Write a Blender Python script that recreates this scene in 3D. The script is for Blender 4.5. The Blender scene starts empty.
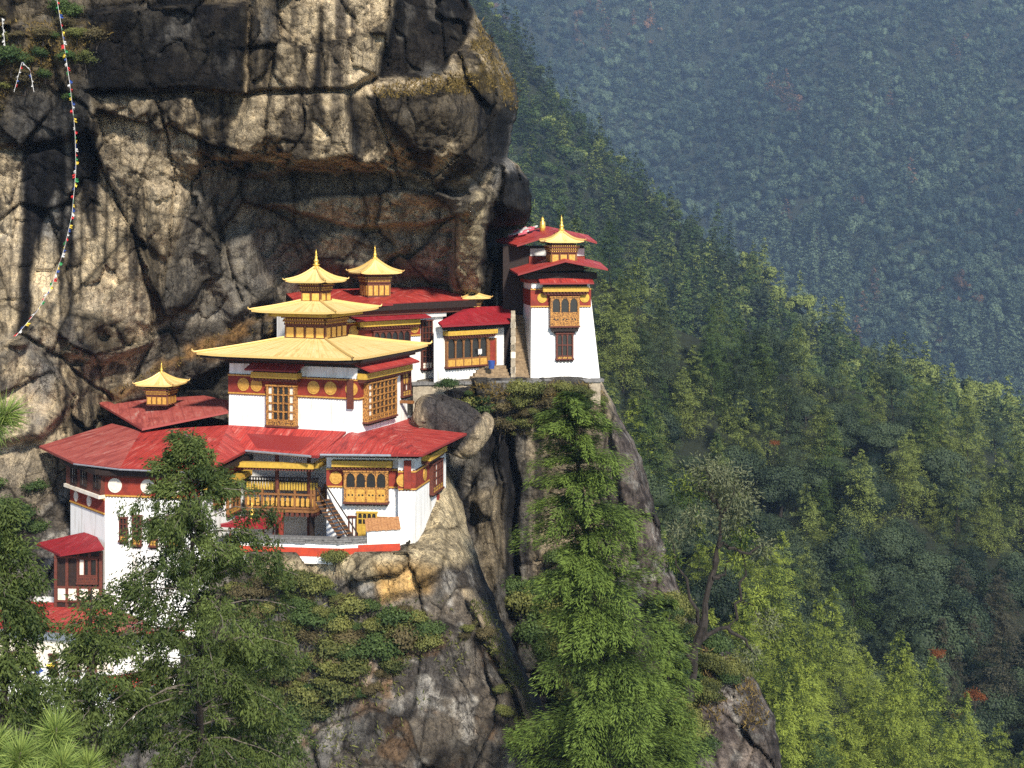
import bpy, math, random
import numpy as np
from mathutils import Vector

# ------------------------------------------------------------------ camera, sky, sun, exposure
SC = bpy.context.scene
F, HX, HY = 1400.0, 512.0, 230.0          # focal length in pixels, principal column, horizon row
cam_d = bpy.data.cameras.new('camera'); cam = bpy.data.objects.new('camera', cam_d)
SC.collection.objects.link(cam); SC.camera = cam
cam_d.sensor_width = 36.0; cam_d.lens = F / 1024 * 36.0
cam_d.shift_y = -(384 - HY) / 1024
cam_d.clip_start = 0.5; cam_d.clip_end = 9000
cam.location = (0, 0, 0); cam.rotation_euler = (math.radians(90), 0, 0)

SUN_AZ, SUN_EL = math.radians(160), math.radians(36)      # azimuth clockwise from +Y (view direction)
w = bpy.data.worlds.new('World'); SC.world = w; w.use_nodes = True
nt = w.node_tree; bg = nt.nodes['Background']
sky = nt.nodes.new('ShaderNodeTexSky'); sky.sky_type = 'NISHITA'; sky.sun_disc = False
sky.sun_elevation = SUN_EL; sky.sun_rotation = SUN_AZ; sky.altitude = 3000; sky.dust_density = 1.0
nt.links.new(sky.outputs[0], bg.inputs[0]); bg.inputs[1].default_value = 0.12
sun_d = bpy.data.lights.new('sun', 'SUN'); sun = bpy.data.objects.new('sun', sun_d); SC.collection.objects.link(sun)
sun_d.energy = 3.9; sun_d.angle = math.radians(5.0); sun_d.color = (1.0, 0.945, 0.84)
SDIR = Vector((math.sin(SUN_AZ) * math.cos(SUN_EL), math.cos(SUN_AZ) * math.cos(SUN_EL), math.sin(SUN_EL)))
sun.rotation_euler = (-SDIR).to_track_quat('-Z', 'Y').to_euler(); sun.location = (60, -60, 120)
SC.view_settings.view_transform = 'Standard'; SC.view_settings.look = 'None'
SC.view_settings.exposure = 0.90; SC.view_settings.gamma = 1.0
SC.view_settings.use_curve_mapping = False
SC.render.engine = 'CYCLES'
cy = SC.cycles
cy.max_bounces = 4; cy.diffuse_bounces = 2; cy.glossy_bounces = 2; cy.transmission_bounces = 2
cy.transparent_max_bounces = 4; cy.volume_bounces = 0
cy.use_denoising = False; cy.use_adaptive_sampling = True; cy.adaptive_threshold = 0.008
cy.sample_clamp_indirect = 3.0; cy.caustics_reflective = False; cy.caustics_refractive = False

rnd = random.Random(7)
R = np.random.RandomState(11)

# ------------------------------------------------------------------ helpers
def at(px, py, Y):
    return Vector(((px - HX) / F * Y, Y, -(py - HY) / F * Y))

def zat(py, Y): return -(py - HY) / F * Y

def at_z(px, py, z):
    """point on the ray of a measured pixel at height z"""
    Y = -z * F / (py - HY); return at(px, py, Y)

def hash3(ix, iy, iz, seed):
    h = (ix.astype(np.int64) * 374761393 + iy.astype(np.int64) * 668265263 + iz.astype(np.int64) * 2147483647 + seed * 974634577) & 0xFFFFFFFF
    h = ((h ^ (h >> 13)) * 1274126177) & 0xFFFFFFFF
    h = ((h ^ (h >> 16)) * 2246822519) & 0xFFFFFFFF
    return ((h ^ (h >> 15)) & 0xFFFFFF) / float(0xFFFFFF)

def vnoise(p, seed=0):
    i = np.floor(p); f = p - i; f = f * f * (3 - 2 * f); i = i.astype(np.int64)
    x, y, z = i[:, 0], i[:, 1], i[:, 2]; fx, fy, fz = f[:, 0], f[:, 1], f[:, 2]
    def c(a, b, d): return hash3(x + a, y + b, z + d, seed)
    l = lambda a, b, t: a + (b - a) * t
    x00 = l(c(0,0,0), c(1,0,0), fx); x10 = l(c(0,1,0), c(1,1,0), fx)
    x01 = l(c(0,0,1), c(1,0,1), fx); x11 = l(c(0,1,1), c(1,1,1), fx)
    return l(l(x00, x10, fy), l(x01, x11, fy), fz) * 2 - 1

def fbm(p, octv=4, seed=0, ridged=False):
    a, s, t = 0.5, 0.0, 1.0
    for k in range(octv):
        n = vnoise(p * t, seed + k * 17)
        s = s + a * ((1 - 2 * np.abs(n)) if ridged else n); a *= 0.5; t *= 2.03
    return s

def facets(p, cell, seed, tilt):
    """blocky rock: every cell of a jittered lattice is a tilted plane; returns offset and distance to the cell's edge"""
    q = p / np.array(cell); i0 = np.floor(q).astype(np.int64)
    best = np.full(len(p), 1e9); sec = np.full(len(p), 1e9); val = np.zeros(len(p))
    for a in (-1, 0, 1):
        for b in (-1, 0, 1):
            for d in (-1, 0, 1):
                ix, iy, iz = i0[:, 0] + a, i0[:, 1] + b, i0[:, 2] + d
                c = np.stack([ix + hash3(ix, iy, iz, seed), iy + hash3(ix, iy, iz, seed + 1), iz + hash3(ix, iy, iz, seed + 2)], 1)
                dv = q - c; dist = (dv ** 2).sum(1)
                v = (hash3(ix, iy, iz, seed + 3) - .5) + tilt * ((hash3(ix, iy, iz, seed + 4) - .5) * dv[:, 0] + (hash3(ix, iy, iz, seed + 5) - .5) * dv[:, 2]) * 2
                m = dist < best
                sec = np.where(m, best, np.minimum(sec, dist)); val = np.where(m, v, val); best = np.where(m, dist, best)
    return val, np.sqrt(sec) - np.sqrt(best)

def sdist(px, py, poly):
    """signed distance in pixels to a polygon, negative inside"""
    n = len(poly); d = np.full(px.shape, 1e9); ins = np.zeros(px.shape, bool)
    for k in range(n):
        ax, ay = poly[k]; bx, by = poly[(k + 1) % n]
        ex, ey = bx - ax, by - ay; t = np.clip(((px - ax) * ex + (py - ay) * ey) / (ex * ex + ey * ey + 1e-9), 0, 1)
        d = np.minimum(d, np.hypot(px - ax - t * ex, py - ay - t * ey))
        c = ((ay > py) != (by > py)) & (px < (bx - ax) * (py - ay) / (by - ay + 1e-12) + ax); ins ^= c
    return np.where(ins, -d, d)

def ldist(px, py, line):
    d = np.full(px.shape, 1e9)
    for (ax, ay), (bx, by) in zip(line[:-1], line[1:]):
        ex, ey = bx - ax, by - ay; t = np.clip(((px - ax) * ex + (py - ay) * ey) / (ex * ex + ey * ey + 1e-9), 0, 1)
        d = np.minimum(d, np.hypot(px - ax - t * ex, py - ay - t * ey))
    return d

def sstep(e0, e1, x):
    t = np.clip((x - e0) / (e1 - e0), 0, 1); return t * t * (3 - 2 * t)

def interp(x, pts):
    return np.interp(x, [p[0] for p in pts], [p[1] for p in pts])

def rowgrid(px, py, rows):
    """depth from rows of (py, [(px, Y)...]), linear between rows"""
    ys = [r[0] for r in rows]; vals = np.stack([interp(px, r[1]) for r in rows], 0)
    k = np.clip(np.searchsorted(ys, py) - 1, 0, len(ys) - 2); ya = np.array(ys, float)
    t = np.clip((py - ya[k]) / (ya[k + 1] - ya[k]), 0, 1); i = np.arange(len(px))
    return vals[k, i] * (1 - t) + vals[k + 1, i] * t

# ---- scene tree
def wloc(o):
    l = Vector((0, 0, 0))
    while o is not None: l = l + o.location; o = o.parent
    return l

def props(o, label=None, cat=None, group=None, kind=None):
    if label: o['label'] = label
    if cat: o['category'] = cat
    if group: o['group'] = group
    if kind: o['kind'] = kind
    return o

def thing(name, label, cat, loc, group=None):
    o = bpy.data.objects.new(name, None); SC.collection.objects.link(o)
    o.location = loc; o.empty_display_size = 0.3
    return props(o, label, cat, group)

def link(name, me, parent=None):
    o = bpy.data.objects.new(name, me); SC.collection.objects.link(o)
    if parent is not None: o.parent = parent
    return o

class MB:
    """collects solid pieces in world coordinates; build() links them as one mesh object"""
    def __init__(s): s.v = []; s.f = []; s.m = []; s.uv = []
    def add(s, vs, fs, mi=0, uvs=None):
        b = len(s.v); s.v += [tuple(p) for p in vs]
        for k, f in enumerate(fs):
            s.f.append([b + i for i in f]); s.m.append(mi)
            s.uv.append(uvs[k] if uvs and uvs[k] else [(0.0, 0.0)] * len(f))
    def prism(s, poly, ext, mi=0, uv=None):
        n = len(poly); a = [Vector(p) for p in poly]; e = Vector(ext)
        vs = a + [p + e for p in a]
        fs = [list(range(n)), list(range(2 * n - 1, n - 1, -1))] + [[i, i + n, (i + 1) % n + n, (i + 1) % n] for i in range(n)]
        s.add(vs, fs, mi, [uv] + [None] * (n + 1) if uv else None)
    def slab(s, poly, th, mi=0):
        """roof sheet: poly[0]->poly[1] is the eave, uv in metres along and up it"""
        a = [Vector(p) for p in poly]; u = (a[1] - a[0]).normalized()
        nrm = u.cross(a[2] - a[0]).normalized(); v = nrm.cross(u)
        s.prism(a, (0, 0, -th), mi, [((p - a[0]).dot(u) + a[0].x, (p - a[0]).dot(v)) for p in a])
    def box(s, F_, s0, s1, z0, z1, d0, d1, mi=0):
        c = [F_.pt(x, z, d) for d in (d0, d1) for (x, z) in ((s0, z0), (s1, z0), (s1, z1), (s0, z1))]
        s.add(c, [[0, 3, 2, 1], [4, 5, 6, 7], [0, 1, 5, 4], [1, 2, 6, 5], [2, 3, 7, 6], [3, 0, 4, 7]], mi)
    def disc(s, F_, cs, cz, r, d0, d1, mi=0, n=20):
        ring = [(cs + r * math.cos(2 * math.pi * k / n), cz + r * math.sin(2 * math.pi * k / n)) for k in range(n)]
        s.prism([F_.pt(x, z, d1) for x, z in ring], F_.n3 * (d0 - d1), mi)
    def poly_on(s, F_, pts, d0, d1, mi=0):
        s.prism([F_.pt(x, z, d1) for x, z in pts], F_.n3 * (d0 - d1), mi)
    def tube(s, pts, rad, n=6, mi=0):
        pts = [Vector(p) for p in pts]; vs = []; fs = []
        for i, p in enumerate(pts):
            t = (pts[min(i + 1, len(pts) - 1)] - pts[max(i - 1, 0)]).normalized()
            a = t.cross(Vector((0.3, 0.1, 1)) if abs(t.z) < .9 else Vector((1, 0.2, 0))).normalized(); b = t.cross(a)
            r = rad[i] if hasattr(rad, '__len__') else rad
            vs += [p + (a * math.cos(2 * math.pi * k / n) + b * math.sin(2 * math.pi * k / n)) * r for k in range(n)]
        for i in range(len(pts) - 1):
            for k in range(n):
                fs.append([i * n + k, i * n + (k + 1) % n, (i + 1) * n + (k + 1) % n, (i + 1) * n + k])
        fs.append(list(range(n - 1, -1, -1))); fs.append([(len(pts) - 1) * n + k for k in range(n)])
        s.add(vs, fs, mi)
    def lathe(s, x, y, prof, n=14, mi=0):
        vs = []; fs = []
        for r, z in prof:
            vs += [(x + r * math.cos(2 * math.pi * k / n), y + r * math.sin(2 * math.pi * k / n), z) for k in range(n)]
        for i in range(len(prof) - 1):
            for k in range(n): fs.append([i * n + k, i * n + (k + 1) % n, (i + 1) * n + (k + 1) % n, (i + 1) * n + k])
        fs.append(list(range(n - 1, -1, -1))); fs.append([(len(prof) - 1) * n + k for k in range(n)])
        s.add(vs, fs, mi)
    def build(s, name, mats, parent=None, smooth=False):
        if not isinstance(mats, (list, tuple)): mats = [mats]
        L = wloc(parent) if parent is not None else Vector((0, 0, 0))
        me = bpy.data.meshes.new(name)
        me.from_pydata([(p[0] - L.x, p[1] - L.y, p[2] - L.z) for p in s.v], [], s.f)
        for m in mats: me.materials.append(m)
        me.polygons.foreach_set('material_index', s.m)
        uvl = me.uv_layers.new(name='UVMap')
        uvl.data.foreach_set('uv', [c for f in s.uv for p in f for c in p])
        if smooth: me.polygons.foreach_set('use_smooth', [True] * len(me.polygons))
        me.update()
        return link(name, me, parent)

class Face:
    """a vertical wall plane: O start (x,y), u unit direction to the right as seen from outside"""
    def __init__(s, O, u):
        s.O = Vector((O[0], O[1], 0)); l = math.hypot(u[0], u[1]); s.u = Vector((u[0] / l, u[1] / l, 0)); s.n3 = Vector((s.u.y, -s.u.x, 0))
    @staticmethod
    def between(a, b):
        f = Face((a[0], a[1]), (b[0] - a[0], b[1] - a[1])); f.L = math.hypot(b[0] - a[0], b[1] - a[1]); return f
    def pt(s, x, z, d=0.0):
        p = s.O + s.u * x + s.n3 * d; return Vector((p.x, p.y, z))
    def hit(s, px, py, d=0.0):
        dv = Vector(((px - HX) / F, 1, 0)); o = s.O + s.n3 * d
        t = o.dot(s.n3) / dv.dot(s.n3); p = dv * t
        return (p - o).dot(s.u), -(py - HY) / F * t
    def rect(s, px0, py0, px1, py1, d=0.0):
        pm = (px0 + px1) / 2; s0 = s.hit(px0, 0, d)[0]; s1 = s.hit(px1, 0, d)[0]
        return s0, s1, s.hit(pm, py1, d)[1], s.hit(pm, py0, d)[1]     # s0,s1,z0,z1

def np_mesh(name, V, quads, mats, parent=None, col=None, tint=None, smooth=False, midx=None):
    """mesh from numpy arrays (quads or tris of equal size), world coords"""
    me = bpy.data.meshes.new(name); k = quads.shape[1]
    L = wloc(parent) if parent is not None else Vector((0, 0, 0))
    V = V - np.array([L.x, L.y, L.z])
    me.vertices.add(len(V)); me.vertices.foreach_set('co', V.astype(np.float32).ravel())
    me.loops.add(quads.size); me.loops.foreach_set('vertex_index', quads.astype(np.int32).ravel())
    me.polygons.add(len(quads)); me.polygons.foreach_set('loop_start', np.arange(0, quads.size, k, dtype=np.int32))
    me.polygons.foreach_set('loop_total', np.full(len(quads), k, np.int32))
    if smooth: me.polygons.foreach_set('use_smooth', np.ones(len(quads), bool))
    for m in (mats if isinstance(mats, (list, tuple)) else [mats]): me.materials.append(m)
    if midx is not None: me.polygons.foreach_set('material_index', midx.astype(np.int32))
    if col is not None:
        a = me.attributes.new('Col', 'FLOAT_COLOR', 'POINT')
        a.data.foreach_set('color', np.concatenate([col, np.ones((len(col), 1))], 1).astype(np.float32).ravel())
    if tint is not None:
        a = me.attributes.new('tint', 'FLOAT', 'POINT'); a.data.foreach_set('value', tint.astype(np.float32))
    me.update(); me.validate()
    return me if name is None else link(name, me, parent)

# ------------------------------------------------------------------ materials
def new_mat(name):
    m = bpy.data.materials.new(name); m.use_nodes = True
    return m, m.node_tree, m.node_tree.nodes['Principled BSDF']

def nd(t, kind, **kw):
    n = t.nodes.new(kind)
    for k, v in kw.items():
        if k in n.inputs: n.inputs[k].default_value = v
        else: setattr(n, k, v)
    return n

def ramp(t, fac, stops):
    r = t.nodes.new('ShaderNodeValToRGB'); e = r.color_ramp.elements
    while len(e) < len(stops): e.new(0.5)
    for el, (p, c) in zip(e, stops): el.position = p; el.color = (*c, 1) if len(c) == 3 else c
    t.links.new(fac, r.inputs[0]); return r

def mixc(t, fac, a, b, mode='MIX'):
    m = t.nodes.new('ShaderNodeMix'); m.data_type = 'RGBA'; m.blend_type = mode
    for sock, v in ((m.inputs[0], fac), (m.inputs[6], a), (m.inputs[7], b)):
        if hasattr(v, 'is_linked'): t.links.new(v, sock)
        elif isinstance(v, (int, float)): sock.default_value = v
        else: sock.default_value = (*v, 1)
    return m.outputs[2]

def plain(name, c1, c2=None, rough=0.7, metal=0.0, scale=3.0, bump=0.0, stretch=(1, 1, 1), lo=.35, hi=.65, spec=.3):
    """two-tone noise material in object space"""
    m, t, b = new_mat(name); b.inputs['Roughness'].default_value = rough; b.inputs['Metallic'].default_value = metal
    b.inputs['Specular IOR Level'].default_value = spec
    c2 = c2 or tuple(x * .7 for x in c1)
    tc = nd(t, 'ShaderNodeTexCoord'); mp = nd(t, 'ShaderNodeMapping'); mp.inputs['Scale'].default_value = stretch
    t.links.new(tc.outputs['Object'], mp.inputs[0])
    n = nd(t, 'ShaderNodeTexNoise', Scale=scale, Detail=6.0, Roughness=.62); t.links.new(mp.outputs[0], n.inputs['Vector'])
    r = ramp(t, n.outputs[0], [(lo, c2), (hi, c1)]); t.links.new(r.outputs[0], b.inputs['Base Color'])
    if bump:
        bp = nd(t, 'ShaderNodeBump', Strength=bump, Distance=.05); t.links.new(n.outputs[0], bp.inputs['Height']); t.links.new(bp.outputs[0], b.inputs['Normal'])
    return m

def rock_mat(name):
    m, t, b = new_mat(name); b.inputs['Roughness'].default_value = .85; b.inputs['Specular IOR Level'].default_value = .10
    at_ = nd(t, 'ShaderNodeAttribute', attribute_name='Col')
    tc = nd(t, 'ShaderNodeTexCoord')
    n1 = nd(t, 'ShaderNodeTexNoise', Scale=.9, Detail=9.0, Roughness=.68, Distortion=.6); t.links.new(tc.outputs['Object'], n1.inputs['Vector'])
    mp = nd(t, 'ShaderNodeMapping'); mp.inputs['Scale'].default_value = (2.6, 2.6, .28); t.links.new(tc.outputs['Object'], mp.inputs[0])
    n2 = nd(t, 'ShaderNodeTexNoise', Scale=1.0, Detail=6.0, Roughness=.6); t.links.new(mp.outputs[0], n2.inputs['Vector'])
    r1 = ramp(t, n1.outputs[0], [(.28, (.30, .29, .29)), (.44, (.85, .85, .85)), (.56, (1.05, 1.04, 1.02)), (.70, (1.5, 1.45, 1.32))])
    r2 = ramp(t, n2.outputs[0], [(.34, (.45, .44, .44)), (.50, (1.0, 1.0, 1.0)), (.66, (1.22, 1.2, 1.15))])
    mv = nd(t, 'ShaderNodeVectorMath', operation='MULTIPLY_ADD'); t.links.new(n1.outputs['Color'], mv.inputs[0]); mv.inputs[1].default_value = (.9, .9, .9); t.links.new(tc.outputs['Object'], mv.inputs[2])
    mp5 = nd(t, 'ShaderNodeMapping'); mp5.inputs['Scale'].default_value = (.75, .75, .42); mp5.inputs['Rotation'].default_value = (0, .35, 0); t.links.new(mv.outputs[0], mp5.inputs[0])
    vo = nd(t, 'ShaderNodeTexVoronoi', feature='DISTANCE_TO_EDGE', Scale=1.0); t.links.new(mp5.outputs[0], vo.inputs['Vector'])
    rv_ = ramp(t, vo.outputs[0], [(.0, (.12, .11, .11)), (.03, (1, 1, 1))])
    n4 = nd(t, 'ShaderNodeTexNoise', Scale=7.0, Detail=5.0, Roughness=.7); t.links.new(tc.outputs['Object'], n4.inputs['Vector'])
    r4 = ramp(t, n4.outputs[0], [(.33, (.55, .54, .54)), (.5, (1, 1, 1)), (.66, (1.3, 1.28, 1.22))])
    n5 = nd(t, 'ShaderNodeTexNoise', Scale=.25, Detail=2.0); t.links.new(tc.outputs['Object'], n5.inputs['Vector'])
    r5 = ramp(t, n5.outputs[0], [(.42, (0, 0, 0)), (.6, (1, 1, 1))]); cr_ = mixc(t, r5.outputs[0], (1, 1, 1), rv_.outputs[0])
    c = mixc(t, 1.0, at_.outputs['Color'], r1.outputs[0], 'MULTIPLY'); c = mixc(t, 1.0, c, r4.outputs[0], 'MULTIPLY'); c = mixc(t, 1.0, c, cr_, 'MULTIPLY'); c = mixc(t, 1.0, c, r2.outputs[0], 'MULTIPLY')
    t.links.new(c, b.inputs['Base Color'])
    mp3 = nd(t, 'ShaderNodeMapping'); mp3.inputs['Scale'].default_value = (1, 1, .55); mp3.inputs['Rotation'].default_value = (0, .5, 0); t.links.new(tc.outputs['Object'], mp3.inputs[0])
    n3 = nd(t, 'ShaderNodeTexNoise', Scale=3.2, Detail=10.0, Roughness=.72, Distortion=.3); t.links.new(mp3.outputs[0], n3.inputs['Vector'])
    bp = nd(t, 'ShaderNodeBump', Strength=1.0, Distance=.5); t.links.new(n3.outputs[0], bp.inputs['Height'])
    bp2 = nd(t, 'ShaderNodeBump', Strength=.35, Distance=.35); t.links.new(n1.outputs[0], bp2.inputs['Height']); t.links.new(bp.outputs[0], bp2.inputs['Normal'])
    t.links.new(bp2.outputs[0], b.inputs['Normal'])
    return m

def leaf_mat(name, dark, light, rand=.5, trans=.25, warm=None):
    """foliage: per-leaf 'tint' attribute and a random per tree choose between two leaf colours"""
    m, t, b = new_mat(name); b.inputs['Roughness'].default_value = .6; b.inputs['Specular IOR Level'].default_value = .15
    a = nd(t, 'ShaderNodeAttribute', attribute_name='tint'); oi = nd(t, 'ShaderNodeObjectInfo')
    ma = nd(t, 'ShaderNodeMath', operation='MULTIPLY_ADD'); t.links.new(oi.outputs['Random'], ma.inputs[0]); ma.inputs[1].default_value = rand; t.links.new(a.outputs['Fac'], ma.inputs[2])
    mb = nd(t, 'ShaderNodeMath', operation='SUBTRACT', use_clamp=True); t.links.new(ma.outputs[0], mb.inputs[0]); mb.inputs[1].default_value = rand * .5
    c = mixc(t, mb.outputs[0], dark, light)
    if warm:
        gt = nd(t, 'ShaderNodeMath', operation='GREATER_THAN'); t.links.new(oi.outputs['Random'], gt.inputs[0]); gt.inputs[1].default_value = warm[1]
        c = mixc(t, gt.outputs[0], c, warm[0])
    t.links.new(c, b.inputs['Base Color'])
    tr = nd(t, 'ShaderNodeBsdfTranslucent'); t.links.new(c, tr.inputs[0])
    mx = nd(t, 'ShaderNodeMixShader'); mx.inputs[0].default_value = trans
    t.links.new(b.outputs[0], mx.inputs[1]); t.links.new(tr.outputs[0], mx.inputs[2])
    t.links.new(mx.outputs[0], t.nodes['Material Output'].inputs[0])
    return m

def sheet_roof(name, c1, c2, c3, metal=0.0, rough=.6, wave=14.0, lo=.42, seam=.75):
    """sheet-metal roof: seams along the fall line, worn and faded patches (real wear of the paint)"""
    m, t, b = new_mat(name); b.inputs['Roughness'].default_value = rough; b.inputs['Metallic'].default_value = metal
    b.inputs['Specular IOR Level'].default_value = .35
    tc = nd(t, 'ShaderNodeTexCoord')
    mp = nd(t, 'ShaderNodeMapping'); mp.inputs['Scale'].default_value = (1.6, .35, 1); t.links.new(tc.outputs['UV'], mp.inputs[0])
    n = nd(t, 'ShaderNodeTexNoise', Scale=1.0, Detail=9.0, Roughness=.78); t.links.new(mp.outputs[0], n.inputs['Vector'])
    n2 = nd(t, 'ShaderNodeTexNoise', Scale=.35, Detail=4.0); t.links.new(tc.outputs['Object'], n2.inputs['Vector'])
    r = ramp(t, n.outputs[0], [(lo, c2), (.49, c1), (.54, c1), (.66, c3)])
    n2r = ramp(t, n2.outputs[0], [(.40, (0, 0, 0)), (.75, (.8, .8, .8))]); c = mixc(t, n2r.outputs[0], r.outputs[0], c1); t.links.new(c, b.inputs['Base Color'])
    sp = nd(t, 'ShaderNodeSeparateXYZ'); t.links.new(tc.outputs['UV'], sp.inputs[0])
    for ax, per, wd in (('X', seam, .085), ('Y', 1.9, .06)):
        md = nd(t, 'ShaderNodeMath', operation='FLOORED_MODULO'); t.links.new(sp.outputs[ax], md.inputs[0]); md.inputs[1].default_value = per
        lt = nd(t, 'ShaderNodeMath', operation='LESS_THAN'); t.links.new(md.outputs[0], lt.inputs[0]); lt.inputs[1].default_value = wd
        sc_ = nd(t, 'ShaderNodeMath', operation='MULTIPLY'); t.links.new(lt.outputs[0], sc_.inputs[0]); sc_.inputs[1].default_value = .55
        c = mixc(t, sc_.outputs[0], c, c2)
    t.links.new(c, b.inputs['Base Color'])
    wv = nd(t, 'ShaderNodeTexWave', Scale=wave / 10, bands_direction='X'); t.links.new(tc.outputs['UV'], wv.inputs['Vector'])
    bp = nd(t, 'ShaderNodeBump', Strength=.35, Distance=.05); t.links.new(wv.outputs['Fac'], bp.inputs['Height']); t.links.new(bp.outputs[0], b.inputs['Normal'])
    return m

M = dict(
    rock=rock_mat('rock'),
    white=plain('whitewash', (.80, .78, .74), (.42, .37, .30), .9, 0, 1.0, .3, (2.2, 2.2, .28), .26, .48),
    cream=plain('old_limewash', (.62, .52, .38), (.78, .72, .62), .9, 0, 1.5, .2),
    grey_plaster=plain('grey_plaster', (.62, .60, .57), (.48, .46, .43), .9, 0, 1.0, .1),
    maroon=plain('maroon_paint', (.26, .035, .018), (.15, .022, .014), .75, 0, 2.5, .1),
    orange_red=plain('red_band_paint', (.48, .055, .02), (.34, .04, .02), .8, 0, 2.0, .1),
    wood=plain('painted_wood', (.26, .115, .035), (.14, .055, .02), .6, 0, 9.0, .1),
    dark_wood=plain('dark_timber', (.026, .014, .010), (.012, .007, .006), .7, 0, 6.0, .1),
    red_wood=plain('red_brown_timber', (.13, .035, .02), (.07, .022, .015), .7, 0, 8.0, .1),
    gold_wood=plain('gilded_wood', (.62, .36, .075), (.40, .19, .035), .5, .15, 8.0, .1),
    carved=plain('carved_painted_wood', (.46, .22, .050), (.10, .038, .016), .55, 0, 11.0, .3, (1, 1, 1), .42, .56),
    yellow=plain('yellow_beam_paint', (.56, .36, .05), (.42, .25, .04), .6, .1, 5.0, .1),
    gold=sheet_roof('gilded_copper', (.86, .64, .27), (.66, .42, .13), (.90, .78, .48), .2, .5, 5.0),
    gold_fin=plain('bright_gilding', (.85, .58, .13), (.7, .42, .07), .32, .6, 6.0),
    red_roof=sheet_roof('red_roof_sheet', (.38, .038, .028), (.17, .018, .017), (.52, .24, .19)),
    worn_roof=sheet_roof('weathered_red_roof_sheet', (.37, .080, .062), (.23, .042, .036), (.46, .27, .22), lo=.46),
    crimson_roof=sheet_roof('crimson_roof_sheet', (.27, .012, .018), (.18, .012, .016), (.34, .09, .09)),  # darker crimson sheet paint for the smaller roofs
    gutter=plain('grey_gutter', (.42, .43, .46), (.3, .31, .33), .4, .5, 4.0),
    pane=plain('dark_pane', (.012, .012, .014), (.02, .018, .016), .25, 0, 3.0, 0, (1, 1, 1), .35, .65, .5),
    white_pane=plain('white_shutter', (.72, .66, .56), (.6, .52, .42), .8, 0, 6.0),
    panel_gold=plain('amber_panel', (.85, .50, .12), (.7, .36, .07), .45, .1, 6.0),
    slate=plain('slate_coping', (.20, .19, .18), (.10, .095, .09), .8, 0, 5.0, .6),
    stone=plain('pale_masonry', (.42, .35, .25), (.22, .18, .13), .9, 0, 3.0, .6),
    brick=plain('ochre_step_stone', (.30, .21, .12), (.14, .095, .055), .9, 0, 4.0, .5),
    tile=plain('orange_tile', (.46, .23, .09), (.26, .11, .045), .8, 0, 9.0, .4),
    bark=plain('bark', (.040, .031, .025), (.012, .010, .008), .9, 0, 5.0, .6, (1, 1, .25)),
    pale_bark=plain('lichened_bark', (.20, .17, .14), (.06, .045, .035), .9, 0, 6.0, .6, (1, 1, .3)),
    soil=plain('forest_floor', (.018, .022, .010), (.010, .013, .007), 1.0, 0, .2, 0),
    fl_blue=plain('blue_cloth', (.03, .07, .26)), fl_white=plain('white_cloth', (.62, .60, .57)), fl_red=plain('red_cloth', (.55, .03, .03)),
    fl_green=plain('green_cloth', (.04, .25, .08)), fl_yellow=plain('yellow_cloth', (.72, .52, .06)), fl_pink=plain('pink_cloth', (.62, .12, .16)),
    lf_hemlock=leaf_mat('hemlock_needles', (.012, .030, .008), (.155, .215, .042), .1, .25),
    lf_juniper=leaf_mat('juniper_sprays', (.014, .028, .009), (.135, .172, .044), .1, .25),
    lf_pine=leaf_mat('pine_needles', (.07, .15, .035), (.30, .36, .09), .1, .3),
    lf_shrub=leaf_mat('shrub_leaves', (.034, .048, .016), (.21, .21, .058), .7, .25),
    lf_dark=leaf_mat('dark_forest_leaves', (.007, .015, .009), (.066, .090, .042), .9, .12),
    lf_fir=leaf_mat('yellow_green_needles', (.020, .045, .010), (.285, .335, .055), .5, .3),
    lf_tip=leaf_mat('pale_green_needles', (.018, .036, .012), (.225, .260, .066), .6, .25),
    lf_dry=leaf_mat('dry_shrub_leaves', (.045, .038, .020), (.17, .135, .060), .5, .25),
    lf_green=leaf_mat('green_needles', (.022, .045, .016), (.090, .130, .036), .5, .25),
    lf_brown=leaf_mat('brown_needles', (.030, .030, .018), (.080, .074, .044), .5, .2),
    lf_far=leaf_mat('far_leaves', (.018, .034, .026), (.115, .158, .088), .1, .15), lf_rust=leaf_mat('rust_leaves', (.07, .040, .02), (.24, .12, .05), .1, .2),
    lf_autumn=leaf_mat('autumn_leaves', (.10, .024, .010), (.24, .085, .020), .3, .25),
    lf_lichen=leaf_mat('grey_lichen_tufts', (.05, .06, .03), (.20, .21, .11), .2, .25),
    lf_grass=leaf_mat('dry_grass', (.12, .085, .025), (.32, .22, .07), .2, .3),
)
# ------------------------------------------------------------------ foliage shapes
def unit(a): return a / (np.linalg.norm(a, axis=1, keepdims=True) + 1e-9)

def cards(C, D, N, L, W):
    """leaf-shaped quads: base, side, tip, side"""
    D = unit(D); Wd = unit(np.cross(N, D)); L = np.broadcast_to(L, (len(C),))[:, None]; W = np.broadcast_to(W, (len(C),))[:, None]
    V = np.stack([C, C + D * .45 * L + Wd * W * .5, C + D * L, C + D * .45 * L - Wd * W * .5], 1).reshape(-1, 3)
    return V, np.arange(len(V)).reshape(-1, 4)

def rndunit(r, n): return unit(r.normal(size=(n, 3)))

def blob(r, c, rad, n=7, m=6):
    """rough lump that fills the inside of a crown"""
    vs = []; 
    for i in range(m + 1):
        th = math.pi * i / m
        for k in range(n):
            ph = 2 * math.pi * k / n + (i % 2) * .4; s = .72 + .4 * r.rand()
            vs.append((c[0] + rad[0] * s * math.sin(th) * math.cos(ph), c[1] + rad[1] * s * math.sin(th) * math.sin(ph), c[2] + rad[2] * s * math.cos(th)))
    q = [[i * n + k, i * n + (k + 1) % n, (i + 1) * n + (k + 1) % n, (i + 1) * n + k] for i in range(m) for k in range(n)]
    return np.array(vs), np.array(q)

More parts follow.
